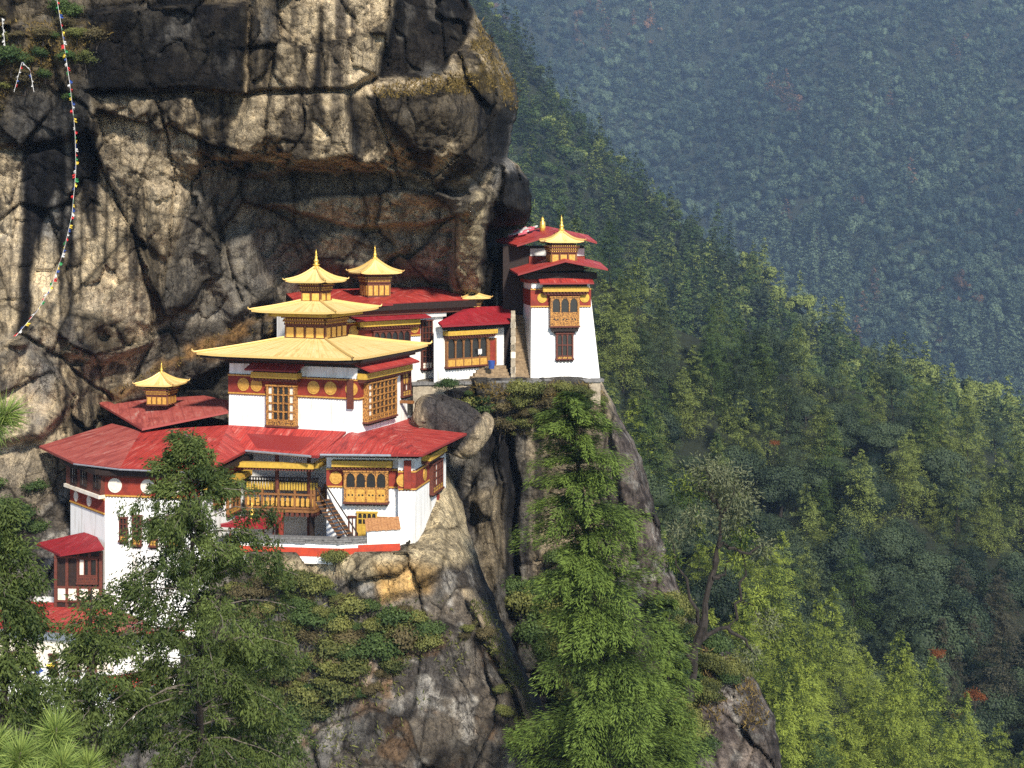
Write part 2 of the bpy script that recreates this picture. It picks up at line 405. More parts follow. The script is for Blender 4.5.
def merge(parts):
    V, Q, T = [], [], []; b = 0
    for v, q, t in parts:
        V.append(v); Q.append(q + b); T.append(np.full(len(v), t) if np.isscalar(t) else t); b += len(v)
    return np.concatenate(V), np.concatenate(Q), np.concatenate(T)

def conifer_crown(seed, h, r0, z0, whorls, per, leaf, droop=.25, power=.85, spread=.35, nb=6, lean=(0, 0), rag=.3, up=.35, tintup=.35, wr=.42, thick=0.0, tp=.6, zj=0.0, dense=1.0):
    r = np.random.RandomState(seed); C, D, N, T, S = [], [], [], [], []
    for i in range(whorls):
        f = ((i + r.rand() * .7) / whorls) ** dense; z = z0 + (h - z0) * f
        for b in range(max(3, int(nb * (1 - .12 * f)))):
            ang = r.rand() * 2 * math.pi; z = z0 + (h - z0) * f + zj * (r.rand() - .5); ln = r0 * (1 - f) ** power * (1 - rag + 2 * rag * r.rand()) + .05 * r0
            if r.rand() < .07: ln *= .4
            n = max(3, int(per * (.35 + ln / r0))); t = r.rand(n) ** tp; dirr = np.array([math.cos(ang), math.sin(ang), 0]); side = np.array([-dirr[1], dirr[0], 0])
            lat = (r.rand(n) - .5) * 2 * spread * ln * (1.05 - .75 * t)
            zz = z + ln * (up * .5 * t - droop * t ** 2) + r.normal(size=n) * (.05 * ln + thick)
            ax = np.array([lean[0] * (z / h), lean[1] * (z / h)])
            c = np.stack([ax[0] + dirr[0] * t * ln + side[0] * lat, ax[1] + dirr[1] * t * ln + side[1] * lat, zz], 1)
            d = dirr[None] * 1.0 + side[None] * (np.sign(lat) * (.3 + .7 * r.rand(n)))[:, None] + np.stack([r.normal(size=n) * .2, r.normal(size=n) * .2, -droop * 1.5 * t + r.normal(size=n) * .22], 1)
            nn = np.array([0, 0, 1.0])[None] + dirr[None] * .35 + r.normal(size=(n, 3)) * .35
            C.append(c); D.append(d); N.append(nn); S.append(np.full(n, leaf) * (.6 + .7 * r.rand(n)))
            T.append(np.clip(.02 + tintup * 1.15 * t ** 1.5 + .32 * r.rand() + .12 * r.normal(size=n), 0, 1))  # pale tips are new growth; the dark inner boughs paint in self-shadow
    # leader
    n = 10; C.append(np.stack([lean[0] + r.normal(size=n) * .03 * r0, lean[1] + r.normal(size=n) * .03 * r0, h - (h * .08) * r.rand(n)], 1))
    D.append(np.stack([r.normal(size=n) * .5, r.normal(size=n) * .5, np.ones(n)], 1)); N.append(rndunit(r, n)); S.append(np.full(n, leaf * .7)); T.append(np.full(n, .7))
    C, D, N, S, T = map(np.concatenate, (C, D, N, S, T))
    V, Q = cards(C, D, N, S, S * wr)
    return V, Q, np.repeat(T, 4)

def broad_crown(seed, c0, rad, lobes, per, leaf, core=True, hang=0.0, flat=.6, fuzz=.35):
    r = np.random.RandomState(seed); parts = []
    for k in range(lobes):
        o = rndunit(r, 1)[0] * (r.rand() ** .4) * .68; o[2] = abs(o[2]) * .9 - .28 if flat else o[2]
        lr = (.30 + .22 * r.rand()); c = np.array(c0) + o * np.array(rad); lrad = np.array(rad) * lr * np.array([1.05, 1.05, .85])
        n = per; nr = rndunit(r, n); nr[:, 2] = np.where(r.rand(n) < .75, np.abs(nr[:, 2]), nr[:, 2]); nr = unit(nr)
        p = c + nr * lrad * (1.0 - .63 * fuzz + fuzz * r.rand(n))[:, None]
        d = unit(np.cross(nr, rndunit(r, n))) + nr * .35 + np.array([0, 0, -hang]); nn = nr + r.normal(size=(n, 3)) * .4
        s = leaf * (.6 + .8 * r.rand(n)); V, Q = cards(p - unit(d) * s[:, None] * .5, d, nn, s, s * .55)
        base = .18 + .45 * r.rand()
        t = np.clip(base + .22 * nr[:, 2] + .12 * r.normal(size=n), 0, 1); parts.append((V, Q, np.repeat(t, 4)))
        if core:
            bv, bq = blob(r, c, lrad * .72); parts.append((bv, bq, .12))  # lumps take the dark leaf colour to paint shade inside the crown
    return merge(parts)

def tree_mesh(name, crown, mat): return _mesh_only(name, crown[0], crown[1], mat, crown[2])

def _mesh_only(name, V, Q, mat, tint):
    o = np_mesh(name, V, Q, mat, None, None, tint); me = o.data; bpy.data.objects.remove(o); return me

def trunk_mesh(name, h, r0, mat, lean=(0, 0), seed=0, limbs=0, limb_len=1.0, z0=.4):
    r = np.random.RandomState(seed); mb = MB(); n = 7
    mb.tube([(lean[0] * i / n + r.normal() * .04 * r0 * 5, lean[1] * i / n + r.normal() * .04 * r0 * 5, h * i / n - .5) for i in range(n + 1)], [r0 * (1.15 - 1.0 * i / n) + .01 for i in range(n + 1)], 7)
    for k in range(limbs):
        z = h * (z0 + (1 - z0) * .9 * k / max(1, limbs)); a = r.rand() * 6.28; L = limb_len * (1.1 - z / h) * (.7 + .6 * r.rand()); x0, y0 = lean[0] * z / h, lean[1] * z / h
        mb.tube([(x0, y0, z - .5), (x0 + math.cos(a) * L * .5, y0 + math.sin(a) * L * .5, z + L * .16), (x0 + math.cos(a) * L, y0 + math.sin(a) * L, z + L * .2)], [r0 * .3, r0 * .2, r0 * .06], 5)
    o = mb.build(name, mat); me = o.data; bpy.data.objects.remove(o); return me
# ------------------------------------------------------------------ hills and forests
def hill(name, skyl, ysky, bot, ybot, px0, px1, nx, ny, amp, seed, wav):
    """hillside sheet from its skyline down; behind the skyline it rolls over and falls away"""
    xs = np.linspace(px0, px1, nx); ts = np.concatenate([np.array([-.5, -.25, -.1]), np.linspace(0, 1, ny)])
    X, T = np.meshgrid(xs, ts); sx = X.ravel(); tt = T.ravel()
    P = hill_pos(sx, np.maximum(tt, 0), skyl, ysky, bot, ybot)
    back = np.maximum(-tt, 0); P[:, 1] += back * P[:, 1] * .5; P[:, 2] -= back * P[:, 1] * .22
    P += hill_noise(P, amp, seed, wav)
    n = len(ts); idx = np.arange(n * nx).reshape(n, nx)
    Q = np.stack([idx[:-1, :-1], idx[1:, :-1], idx[1:, 1:], idx[:-1, 1:]], -1).reshape(-1, 4)
    return props(np_mesh(name, P, Q, M['soil'], smooth=True), kind='structure')

def hill_pos(sx, tt, skyl, ysky, bot, ybot):
    s = interp(sx, skyl); b = interp(sx, bot); py = s + (b - s) * tt
    Y = 1.0 / ((1 - tt) / interp(sx, ysky) + tt / interp(sx, ybot))
    return np.stack([(sx - HX) / F * Y, Y, -(py - HY) / F * Y], 1)

def hill_noise(P, amp, seed, wav):
    q = np.stack([P[:, 0] / wav, P[:, 1] / wav, P[:, 2] / wav * .3], 1); z = fbm(q, 3, seed) * amp
    return np.stack([z * 0, z * 0, z], 1)

def hill_trees(skyl, ysky, bot, ybot, px0, px1, dx, dy, amp, seed, wav, tmax=1.0):
    """points on a hillside on a jittered grid whose cells are dx by dy pixels"""
    r = np.random.RandomState(seed + 5); xs = np.arange(px0, px1, dx); pts = []
    for x in xs:
        h = interp(np.array([x]), bot)[0] - interp(np.array([x]), skyl)[0]; ny = max(2, int(h / dy))
        for k in range(ny):
            t = (k + r.rand() * .9) / ny
            if t <= tmax: pts.append((x + (r.rand() - .5) * dx * 1.3, t))
    pts = np.array(pts); P = hill_pos(pts[:, 0], pts[:, 1], skyl, ysky, bot, ybot)
    return P + hill_noise(P, amp, seed, wav)

def to_px(P): return HX + P[:, 0] / P[:, 1] * F, HY - P[:, 2] / P[:, 1] * F

FAR = (dict(skyl=[(300, -70), (1300, -70)], ysky=[(300, 1500), (700, 1550), (1300, 1350)],
            bot=[(300, 200), (480, 120), (640, 250), (760, 330), (850, 390), (1030, 480), (1300, 600)], ybot=[(300, 1250), (640, 1150), (850, 900), (1300, 760)]), 105.0, 31, 330.0)
MID = (dict(skyl=[(200, -200), (380, -90), (480, -6), (520, 50), (560, 102), (600, 150), (640, 186), (700, 238), (760, 274), (810, 312), (860, 348), (950, 392), (1030, 438), (1200, 520)],
            ysky=[(200, 900), (480, 760), (640, 640), (850, 500), (1030, 430), (1200, 400)],
            bot=[(200, 300), (560, 330), (640, 370), (760, 410), (860, 440), (1030, 520), (1200, 600)], ybot=[(200, 560), (600, 470), (850, 410), (1030, 370), (1200, 340)]), 13.0, 57, 80.0)
NEAR = (dict(skyl=[(420, 230), (560, 262), (590, 275), (650, 318), (720, 350), (800, 372), (860, 382), (940, 424), (1030, 470), (1200, 560)],
             ysky=[(420, 370), (590, 345), (700, 335), (860, 350), (1030, 350), (1200, 340)],
             bot=[(420, 900), (1200, 900)], ybot=[(420, 215), (700, 205), (1030, 190), (1200, 185)]), 6.0, 83, 40.0)
FORE = (dict(skyl=[(480, 430), (600, 475), (640, 500), (700, 560), (780, 640), (860, 705), (930, 742), (1000, 782), (1150, 880)],
             ysky=[(480, 210), (700, 205), (1000, 200), (1150, 200)], bot=[(480, 1100), (1150, 1100)], ybot=[(480, 125), (1150, 120)]), 3.0, 91, 25.0)
def farther(h, k): h[0]['ysky'] = [(a, b * k) for a, b in h[0]['ysky']]; h[0]['ybot'] = [(a, b * k) for a, b in h[0]['ybot']]
farther(FAR, 1.7); farther(MID, 1.3)
gz = -330.0
g = MB(); g.add([(-2600, -60, gz), (2600, -60, gz), (2600, 4200, gz), (-2600, 4200, gz)], [[0, 1, 2, 3]]); props(g.build('ground', M['soil']), kind='structure')
for nm, (kw, amp, sd, wav), px0, px1, nx, ny in (('far_hillside', FAR, 300, 1300, 130, 60), ('middle_ridge', MID, 200, 1200, 130, 50), ('near_hillside', NEAR, 420, 1200, 120, 80), ('sunlit_spur', FORE, 480, 1150, 90, 60)):
    hill(nm, kw['skyl'], kw['ysky'], kw['bot'], kw['ybot'], px0, px1, nx, ny, amp, sd, wav)

# the blue mountain air
hz = MB(); a, b = (-2600, -50, gz - 1), (2600, 4200, 660)
hz.add([(x, y, z) for z in (a[2], b[2]) for (x, y) in ((a[0], a[1]), (b[0], a[1]), (b[0], b[1]), (a[0], b[1]))], [[0, 3, 2, 1], [4, 5, 6, 7], [0, 1, 5, 4], [1, 2, 6, 5], [2, 3, 7, 6], [3, 0, 4, 7]])
hm = bpy.data.materials.new('mountain_haze'); hm.use_nodes = True; t_ = hm.node_tree; t_.nodes.remove(t_.nodes['Principled BSDF'])
pv = t_.nodes.new('ShaderNodeVolumePrincipled'); pv.inputs['Color'].default_value = (.50, .70, 1.0, 1); pv.inputs['Density'].default_value = .00010; pv.inputs['Anisotropy'].default_value = 0.0
t_.links.new(pv.outputs[0], t_.nodes['Material Output'].inputs['Volume'])
hzo = props(hz.build('haze', hm), kind='stuff')

# --- far woods: thousands of crowns that read as one mass each
def forest_mass(name, pts, crowns, mats, seed, smin, smax, label, pick, xs=(1, 1)):
    r = np.random.RandomState(seed); Vs, Qs, Ts, Ms = [], [], [], []; b = 0; px, py = to_px(pts)
    for k, p in enumerate(pts):
        ci, mi, tb = pick(px[k], py[k], r); V, Q, T = crowns[ci]; s = smin + (smax - smin) * r.rand(); a = r.rand() * 6.283; ca, sa = math.cos(a) * s, math.sin(a) * s
        sz = s * (.85 + .4 * r.rand())
        W = np.stack([V[:, 0] * ca - V[:, 1] * sa + p[0], V[:, 0] * sa + V[:, 1] * ca + p[1], V[:, 2] * sz + p[2]], 1)
        Vs.append(W); Qs.append(Q + b); Ts.append(np.clip(T + tb, 0, 1)); Ms.append(np.full(len(Q), mi)); b += len(V)
    o = np_mesh(name, np.concatenate(Vs), np.concatenate(Qs), [M[m] for m in mats], tint=np.concatenate(Ts), midx=np.concatenate(Ms))
    return props(o, label, 'forest', kind='stuff')

far_br = [broad_crown(200 + k, (0, 0, 8), (5.4, 5.4, 7.8), 6, 95, 1.0) for k in range(5)]
far_co = [conifer_crown(220 + k, 21, 4.4, 2.0, 11, 12, 1.5, nb=6, rag=.45, droop=.35, zj=2.5) for k in range(3)]
def pick_far(px, py, r):
    n = math.sin(px * .021 + py * .013) + math.sin(px * .009 - py * .027 + 2)
    q = r.rand()
    ci = 5 + r.randint(3) if q < (.22 if n < .4 else .6) else r.randint(5)
    warm = .006 + (.30 if any(math.hypot((px - a) / c, (py - b) / d) < 1 for a, b, c, d in ((600, 40, 30, 30), (655, 35, 34, 16), (945, 58, 14, 6), (790, 215, 12, 12), (780, 110, 24, 10), (960, 300, 30, 14))) else 0)
    mi = 1 if r.rand() < warm else 0
    return ci, mi, (r.rand() - .5) * .95 + .16 * n - .05 + .22 * math.sin(px * .05 + 2 * math.sin(py * .03)) * math.sin(py * .045 + px * .02)
pF = hill_trees(FAR[0]['skyl'], FAR[0]['ysky'], FAR[0]['bot'], FAR[0]['ybot'], 330, 1130, 7.4, 7.0, FAR[1], FAR[2], FAR[3])
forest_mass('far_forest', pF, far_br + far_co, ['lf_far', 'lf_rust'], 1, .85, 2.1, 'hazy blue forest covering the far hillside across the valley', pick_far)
def pick_mid(px, py, r):
    ridge = py - float(np.interp(px, [p[0] for p in MID[0]['skyl']], [p[1] for p in MID[0]['skyl']]))
    q = r.rand(); edge = ridge < 26 and px > 740
    ci = 4 + r.randint(3) if q < (.75 if px < 740 else .35) else r.randint(4)
    mi = 1 if (edge and r.rand() < .8) or (r.rand() < .16) else (2 if r.rand() < .6 else 0)
    return ci, mi, (r.rand() - .5) * .9 + (.25 if edge else .08)  # right skyline trees tinted paler to paint sun on the ridge
pM = hill_trees(MID[0]['skyl'], MID[0]['ysky'], MID[0]['bot'], MID[0]['ybot'], 320, 1110, 9.5, 8.5, MID[1], MID[2], MID[3])
pH = hill_trees(NEAR[0]['skyl'], NEAR[0]['ysky'], NEAR[0]['bot'], NEAR[0]['ybot'], 425, 640, 22, 17, NEAR[1], NEAR[2] + 1, NEAR[3], .9)
hx_, hy_ = to_px(pH); pH = pH[[x < np.interp(y, [230, 300, 378, 450, 560, 620, 700], [515, 575, 575, 612, 638, 662, 738]) - 20 for x, y in zip(hx_, hy_)]]
pM = np.concatenate([pM, pH])
mid_br = [broad_crown(240 + k, (0, 0, 6.2), (4.0, 4.0, 5.6), 9, 90, .85) for k in range(4)]
mid_co = [conifer_crown(260 + k, 17, 3.9, 1.5, 13, 18, .9, nb=7, rag=.45, droop=.35, zj=1.8) for k in range(3)]
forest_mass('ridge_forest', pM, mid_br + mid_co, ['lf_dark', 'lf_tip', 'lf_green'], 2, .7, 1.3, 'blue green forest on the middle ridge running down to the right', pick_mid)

# --- nearer slopes: every tree a thing of its own
CLIFF_EDGE = [(-200, 470), (0, 470), (60, 505), (100, 520), (170, 522), (220, 535), (300, 600), (378, 603), (450, 642), (560, 668), (620, 690), (650, 718), (700, 765), (740, 780), (800, 790)]
def edge_px(py): return float(np.interp(py, [e[0] for e in CLIFF_EDGE], [e[1] for e in CLIFF_EDGE]))
PROTO = {}
def proto(kind, variants):
    PROTO[kind] = variants
for kind, mat in (('fir', 'lf_fir'), ('pale_fir', 'lf_tip'), ('green_conifer', 'lf_green'), ('brown_conifer', 'lf_brown'), ('lichen_conifer', 'lf_dark')):
    vs = []
    for k in range(3):
        sd = 300 + 10 * len(PROTO) + k; ln = (R.normal() * .4, R.normal() * .4)
        cr = conifer_crown(sd, 18, 5.0 + .5 * k, 1.5, 19 + 2 * k, 95, .36, droop=.26, nb=8, lean=ln, rag=.42, spread=.44, power=.85, up=.30, tintup=.75, wr=.30, zj=1.1, tp=.75, thick=.06)
        vs.append((tree_mesh(kind + '_crown', cr, M[mat]), trunk_mesh(kind + '_trunk', 9.5, .24, M['bark'], ln, sd, 8, 3.2, .25)))
    proto(kind, vs)
vs = []
for k in range(6):
    cr = broad_crown(350 + k, (0, 0, 8.2), (6.2, 6.2, 7.2), 13, 700, .38, hang=.3)
    vs.append((tree_mesh('broadleaf_crown', cr, M['lf_dark']), trunk_mesh('broadleaf_trunk', 11, .38, M['bark'], (R.normal() * .8, R.normal() * .8), 350 + k, 6, 4.5, .35)))
proto('broadleaf_tree', vs)
vs = []
for k in range(2):
    cr = broad_crown(370 + k, (0, 0, 3.2), (2.4, 2.4, 2.6), 9, 160, .30, core=False, fuzz=.9)
    vs.append((tree_mesh('autumn_crown', cr, M['lf_autumn']), trunk_mesh('autumn_trunk', 4.4, .16, M['bark'], (0, 0), 370 + k, 4, 1.6, .35)))
proto('autumn_tree', vs)

def plant(kind, p, s, label, cat, group, r, zs=1.0, trunk='trunk', crown='crown'):
    v = PROTO[kind][r.randint(len(PROTO[kind]))]
    o = thing(kind if 'fir' not in kind[-3:] else 'fir_tree', label, cat, Vector(p), group); o.rotation_euler = (0, 0, r.rand() * 6.283); o.scale = (s, s, s * zs)
    if v[1] is not None: link(trunk, v[1], o)
    link(crown, v[0], o)
    return o

LAB = {
 ('near', 'pale_fir'): ('yellow green fir standing among the dark trees across the ravine', 'tree', 'yellow green firs across the ravine'),
 ('near', 'green_conifer'): ('mid green conifer on the shaded slope across the ravine', 'tree', 'green conifers across the ravine'),
 ('near', 'brown_conifer'): ('brownish conifer on the shaded slope near the right edge', 'tree', 'brown conifers near the right edge'),
 ('near', 'lichen_conifer'): ('dark grey green conifer on the shaded slope across the ravine', 'tree', 'dark conifers across the ravine'),
 ('near', 'broadleaf_tree'): ('dark round crowned broadleaf tree on the slope across the ravine', 'tree', 'dark broadleaf trees across the ravine'),
 ('fore', 'fir'): ('bright yellow green fir on the sunlit spur at lower right', 'tree', 'bright firs on the lower right spur'),
 ('fore', 'green_conifer'): ('mid green conifer among bright firs on the lower right spur', 'tree', 'green conifers on the lower right spur'),
 ('fore', 'broadleaf_tree'): ('dark broadleaf tree tucked between bright firs on the lower right spur', 'tree', 'dark broadleaf trees on the lower right spur'),
}
r_ = np.random.RandomState(77)
def visible_spot(px, py, top): return px > edge_px(py) - 25 or px > edge_px(max(py - top, -150)) - 15
cnt = 0
ptsN = hill_trees(NEAR[0]['skyl'], NEAR[0]['ysky'], NEAR[0]['bot'], NEAR[0]['ybot'], 560, 1085, 28, 23, NEAR[1], NEAR[2], NEAR[3], .86)
px, py = to_px(ptsN)
for k, p in enumerate(ptsN):
    foretop = float(np.interp(px[k], [q[0] for q in FORE[0]['skyl']], [q[1] for q in FORE[0]['skyl']]))
    if py[k] > foretop + 60 or py[k] - 110 > 768 or not visible_spot(px[k], py[k], 70): continue
    q = r_.rand(); upper = float(np.interp(px[k], [e[0] for e in NEAR[0]['skyl']], [e[1] for e in NEAR[0]['skyl']]))
    d = py[k] - upper
    nz = math.sin(px[k] * .03 + 1) * math.sin(py[k] * .035) + .4 * math.sin(px[k] * .011 - py[k] * .017)
    pf = .52 if d < 40 else (.34 if d < 120 else .20)
    if px[k] < 700: pf += .25
    pf += .15 * nz
    if px[k] > 915 and py[k] > 600 and q < .38: kind = 'brown_conifer'
    elif q < pf: kind = 'pale_fir'
    elif q < pf + .12: kind = 'green_conifer'
    elif q < pf + .24: kind = 'lichen_conifer'
    else: kind = 'broadleaf_tree'
    l, c, gname = LAB[('near', kind)]; s = .52 + .68 * r_.rand()
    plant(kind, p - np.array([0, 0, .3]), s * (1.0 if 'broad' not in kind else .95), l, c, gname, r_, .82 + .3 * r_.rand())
    cnt += 1
ptsS = hill_trees(FORE[0]['skyl'], FORE[0]['ysky'], FORE[0]['bot'], FORE[0]['ybot'], 610, 1085, 31, 26, FORE[1], FORE[2], FORE[3], .75)
px, py = to_px(ptsS)
for k, p in enumerate(ptsS):
    if py[k] - 105 > 768 or not visible_spot(px[k], py[k], 90): continue
    q = r_.rand(); kind = 'fir' if q < .72 else ('green_conifer' if q < .84 else 'broadleaf_tree')
    l, c, gname = LAB[('fore', kind)]; s = .55 + .42 * r_.rand()
    plant(kind, p - np.array([0, 0, .3]), s, l, c, gname, r_, .82 + .28 * r_.rand())
    cnt += 1
for (x, y, s, lab) in ((975, 712, .8, 'orange leaved autumn tree in the gully at lower right'), (938, 668, .7, 'dark red autumn tree below the brown conifers'), (962, 735, .75, 'maroon autumn bush below the orange one'), (775, 452, .55, 'small red autumn tree amid dark forest across the ravine')):
    plant('autumn_tree', at(x, y, 205 if y > 500 else 262), s * .9, lab, 'tree', None, r_)
print('near trees', cnt)
# ------------------------------------------------------------------ cliffs
TAN, BROWN, GREY = np.array([.51, .405, .265]), np.array([.15, .132, .108]), np.array([.20, .185, .165])
BLACK, OCHRE, GRASS = np.array([.004, .004, .006]), np.array([.36, .19, .06]), np.array([.15, .105, .035])
PALE, ORANGE = np.array([.62, .50, .31]), np.array([.48, .29, .10])
BAKED = {}

def cliff(name, px0, pyr, sil, rows, feats, cracks, colour, step, amp=1.0, seed=5, top_back=25.0, warp=0.0):
    pys = np.arange(pyr[0], pyr[1] + step, step); nb = 12
    nx = int((max(s[1] for s in sil) - px0) / step); cs = np.linspace(0, 1, nx)
    PY, C = np.meshgrid(pys, cs, indexing='ij'); py = PY.ravel(); se = interp(py, sil); se = se + 2.5 * fbm(np.stack([py / 9, py * 0, py * 0], 1), 3, seed)
    px = px0 + (se - px0) * C.ravel()
    q2 = np.stack([px / 45, py / 30, px * 0], 1); wp = warp * (22 * fbm(q2, 2, seed + 80) + 10 * fbm(q2 * 3.3, 3, seed + 81))
    Y = rowgrid(px, py + wp * sstep(110, 150, py) * sstep(260, 210, py), rows)
    P = np.stack([(px - HX) / F * Y, Y, -(py - HY) / F * Y], 1)
    wob = fbm(P / 3.0, 3, seed + 3) * 9
    wx, wy = px + wob, py + fbm(P / 3.0 + 31, 3, seed + 4) * 7
    for poly, dy, soft in feats: Y = Y + dy * sstep(soft, -soft, sdist(wx, wy, poly))
    for line, dep, wd in cracks: Y = Y + .55 * dep * np.exp(-(ldist(wx, wy, line) / (.55 * wd)) ** 2)
    P = np.stack([(px - HX) / F * Y, Y, -(py - HY) / F * Y], 1); q = P + fbm(P / 2.0, 3, seed + 9)[:, None] * .35
    f1, e1 = facets(q, (5.5, 9.0, 7.0), seed, .8); f2, e2 = facets(q, (1.9, 4.0, 2.3), seed + 20, .9); f3, e3 = facets(q, (.7, 1.2, .6), seed + 40, .9)
    Y = Y + amp * (2.2 * f1 + .46 * f2 + .16 * f3 + .30 * fbm(P / 6, 4, seed + 60) - .08 * fbm(P * np.array([.5, .5, 1.3]), 4, seed + 61, True) + .05 * fbm(P * np.array([1.8, 1.8, .25]), 4, seed + 62) + .08 * fbm(P * 3.0, 2, seed + 63))
    Y = Y + amp * .35 * np.exp(-e1 * 30) * sstep(-.1, .3, fbm(P / 4, 3, seed + 70)) + amp * .12 * np.exp(-e2 * 22)
    d = se - px; Y = Y + 5.0 * np.exp(-d / 7.0)
    P = np.stack([(px - HX) / F * Y, Y, -(py - HY) / F * Y], 1)
    col = np.clip(colour(px, py, wx, wy, P, e1, e2) * (1 + .55 * f1 + .45 * f2 + .3 * f3)[:, None], .006, 1)
    ny = len(pys); P = P.reshape(ny, nx, 3); col = col.reshape(ny, nx, 3)
    # round the silhouette the rock runs on backwards, out of sight
    j = np.arange(1, nb + 1) / nb; e = P[:, -1:, :]
    B = np.repeat(e, nb, 1); B[:, :, 1] += 55 * j[None] ** 1.4; B[:, :, 0] -= 9 * j[None] ** .8
    B[:, :, 0] += 1.2 * np.sin(B[:, :, 2] * .7 + B[:, :, 1] * .5)
    P = np.concatenate([P, B], 1); col = np.concatenate([col, np.repeat(col[:, -1:], nb, 1)], 1)
    k = np.array([1.0, .5, .15])[:, None, None]; Tp = np.repeat(P[:1], 3, 0); Tp[:, :, 1] += (k * top_back)[:, :, 0]; Tp[:, :, 2] += (k * .6)[:, :, 0]
    P = np.concatenate([Tp, P], 0); col = np.concatenate([np.repeat(col[:1], 3, 0), col], 0)
    n, m = P.shape[:2]; idx = np.arange(n * m).reshape(n, m)
    Q = np.stack([idx[:-1, :-1], idx[1:, :-1], idx[1:, 1:], idx[:-1, 1:]], -1).reshape(-1, 4)
    o = np_mesh(name, P.reshape(-1, 3), Q, M['rock'], col=col.reshape(-1, 3), smooth=False)
    BAKED[name] = (px, py, Y)
    return props(o, kind='structure')

def depth_at(name, x, y):
    px, py, Y = BAKED[name]; k = np.argmin((px - x) ** 2 + (py - y) ** 2); return float(Y[k])

def lerp(a, b, t): return a + (b - a) * t[:, None]
def mask(wx, wy, poly, soft=4.0): return sstep(soft, -soft, sdist(wx, wy, poly))

UP_SIL = [(-200, 462), (-40, 464), (0, 468), (30, 486), (60, 504), (85, 516), (105, 518), (130, 513), (158, 507), (166, 520), (182, 530), (208, 532), (224, 526), (240, 512), (300, 512), (345, 514), (420, 516), (720, 516)]
UP_ROWS = [
 (-200, [(-250, 108), (0, 109), (250, 109), (400, 109), (470, 116)]),
 (0, [(-250, 104), (0, 104.5), (100, 105.5), (250, 105), (345, 104), (385, 105.5), (405, 109), (470, 116)]),
 (60, [(-250, 104), (0, 105), (100, 106), (250, 105), (345, 104.5), (375, 106.5), (440, 107), (500, 115)]),
 (110, [(-250, 106), (0, 107), (100, 106.5), (250, 105), (345, 104.5), (400, 106), (450, 106), (518, 116)]),
 (156, [(-250, 107), (0, 108), (100, 107), (180, 107.5), (250, 106), (345, 105.5), (400, 107), (470, 109), (515, 117)]),
 (174, [(-250, 107), (0, 108.2), (100, 107.5), (170, 108.5), (215, 111), (250, 112.5), (345, 112.5), (400, 111.5), (470, 111), (522, 117.5)]),
 (200, [(-250, 107), (0, 108.5), (100, 108), (160, 109), (215, 112), (300, 114), (345, 114.5), (400, 113.5), (470, 112), (530, 118)]),
 (260, [(-250, 107), (0, 108.5), (140, 108), (160, 110.5), (220, 114), (300, 116.5), (340, 118.3), (420, 118), (455, 116.5), (485, 117.5), (515, 123)]),
 (320, [(-250, 104), (0, 107), (100, 108), (150, 109), (175, 111), (260, 116), (330, 121.5), (430, 123), (515, 124)]),
 (400, [(-250, 100), (0, 104.5), (60, 108), (100, 112.5), (160, 114.5), (250, 117.5), (400, 122), (515, 124)]),
 (460, [(-250, 99), (0, 103), (45, 105), (70, 106.5), (100, 113), (250, 116), (515, 120)]),
 (560, [(-250, 97), (0, 100.5), (40, 103), (66, 105), (100, 110), (515, 118)]),
 (720, [(-250, 95), (0, 97), (66, 101), (100, 106), (515, 115)])]
UP_FEATS = [
 ([(86, 12), (246, 4), (247, 94), (180, 90), (92, 90)], -2.2, 3), ([(-260, 12), (86, 24), (96, 134), (40, 146), (-260, 150)], -1.8, 5),
 ([(247, -220), (400, -220), (396, 0), (373, 74), (342, 89), (250, 93)], -1.6, 3), ([(250, 96), (342, 92), (352, 158), (292, 168), (228, 150)], -1.5, 4),
 ([(398, -60), (470, -60), (464, 36), (440, 70), (378, 78), (392, 30)], 3.2, 4), ([(368, 92), (440, 78), (484, 44), (522, 100), (512, 160), (440, 186), (402, 150)], -2.4, 16),
 ([(92, 96), (190, 98), (206, 150), (170, 262), (132, 232), (86, 130)], -1.0, 3), ([(-10, 150), (56, 150), (130, 222), (158, 282), (150, 345), (100, 364), (-60, 330)], -1.4, 4),
 ([(262, 204), (330, 196), (420, 188), (482, 198), (474, 214), (420, 222), (356, 226), (300, 214)], -2.2, 3), ([(452, 296), (460, 230), (470, 190), (490, 190), (488, 240), (480, 296)], -3.0, 5),
 ([(506, 166), (540, 180), (536, 216), (512, 230), (498, 200)], -2.2, 5), ([(150, 186), (200, 192), (216, 250), (190, 308), (162, 320), (150, 250)], -1.6, 8),
 ([(200, 250), (250, 232), (272, 296), (232, 322)], -2.0, 10), ([(108, 392), (290, 304), (302, 320), (200, 382), (108, 412)], -1.8, 6),
 ([(300, 236), (350, 226), (400, 250), (380, 276), (310, 270)], -1.8, 9), ([(396, 236), (446, 240), (450, 280), (400, 276)], -1.2, 9),
 ([(228, 152), (292, 168), (352, 160), (350, 176), (240, 176)], 1.5, 6), ([(495, 232), (520, 232), (520, 380), (486, 380), (484, 300)], 2.5, 5), ([(486, 226), (545, 226), (545, 262), (492, 262)], 5.0, 4), ([(-60, 348), (20, 340), (80, 395), (40, 440), (-60, 450)], -2.0, 6)]
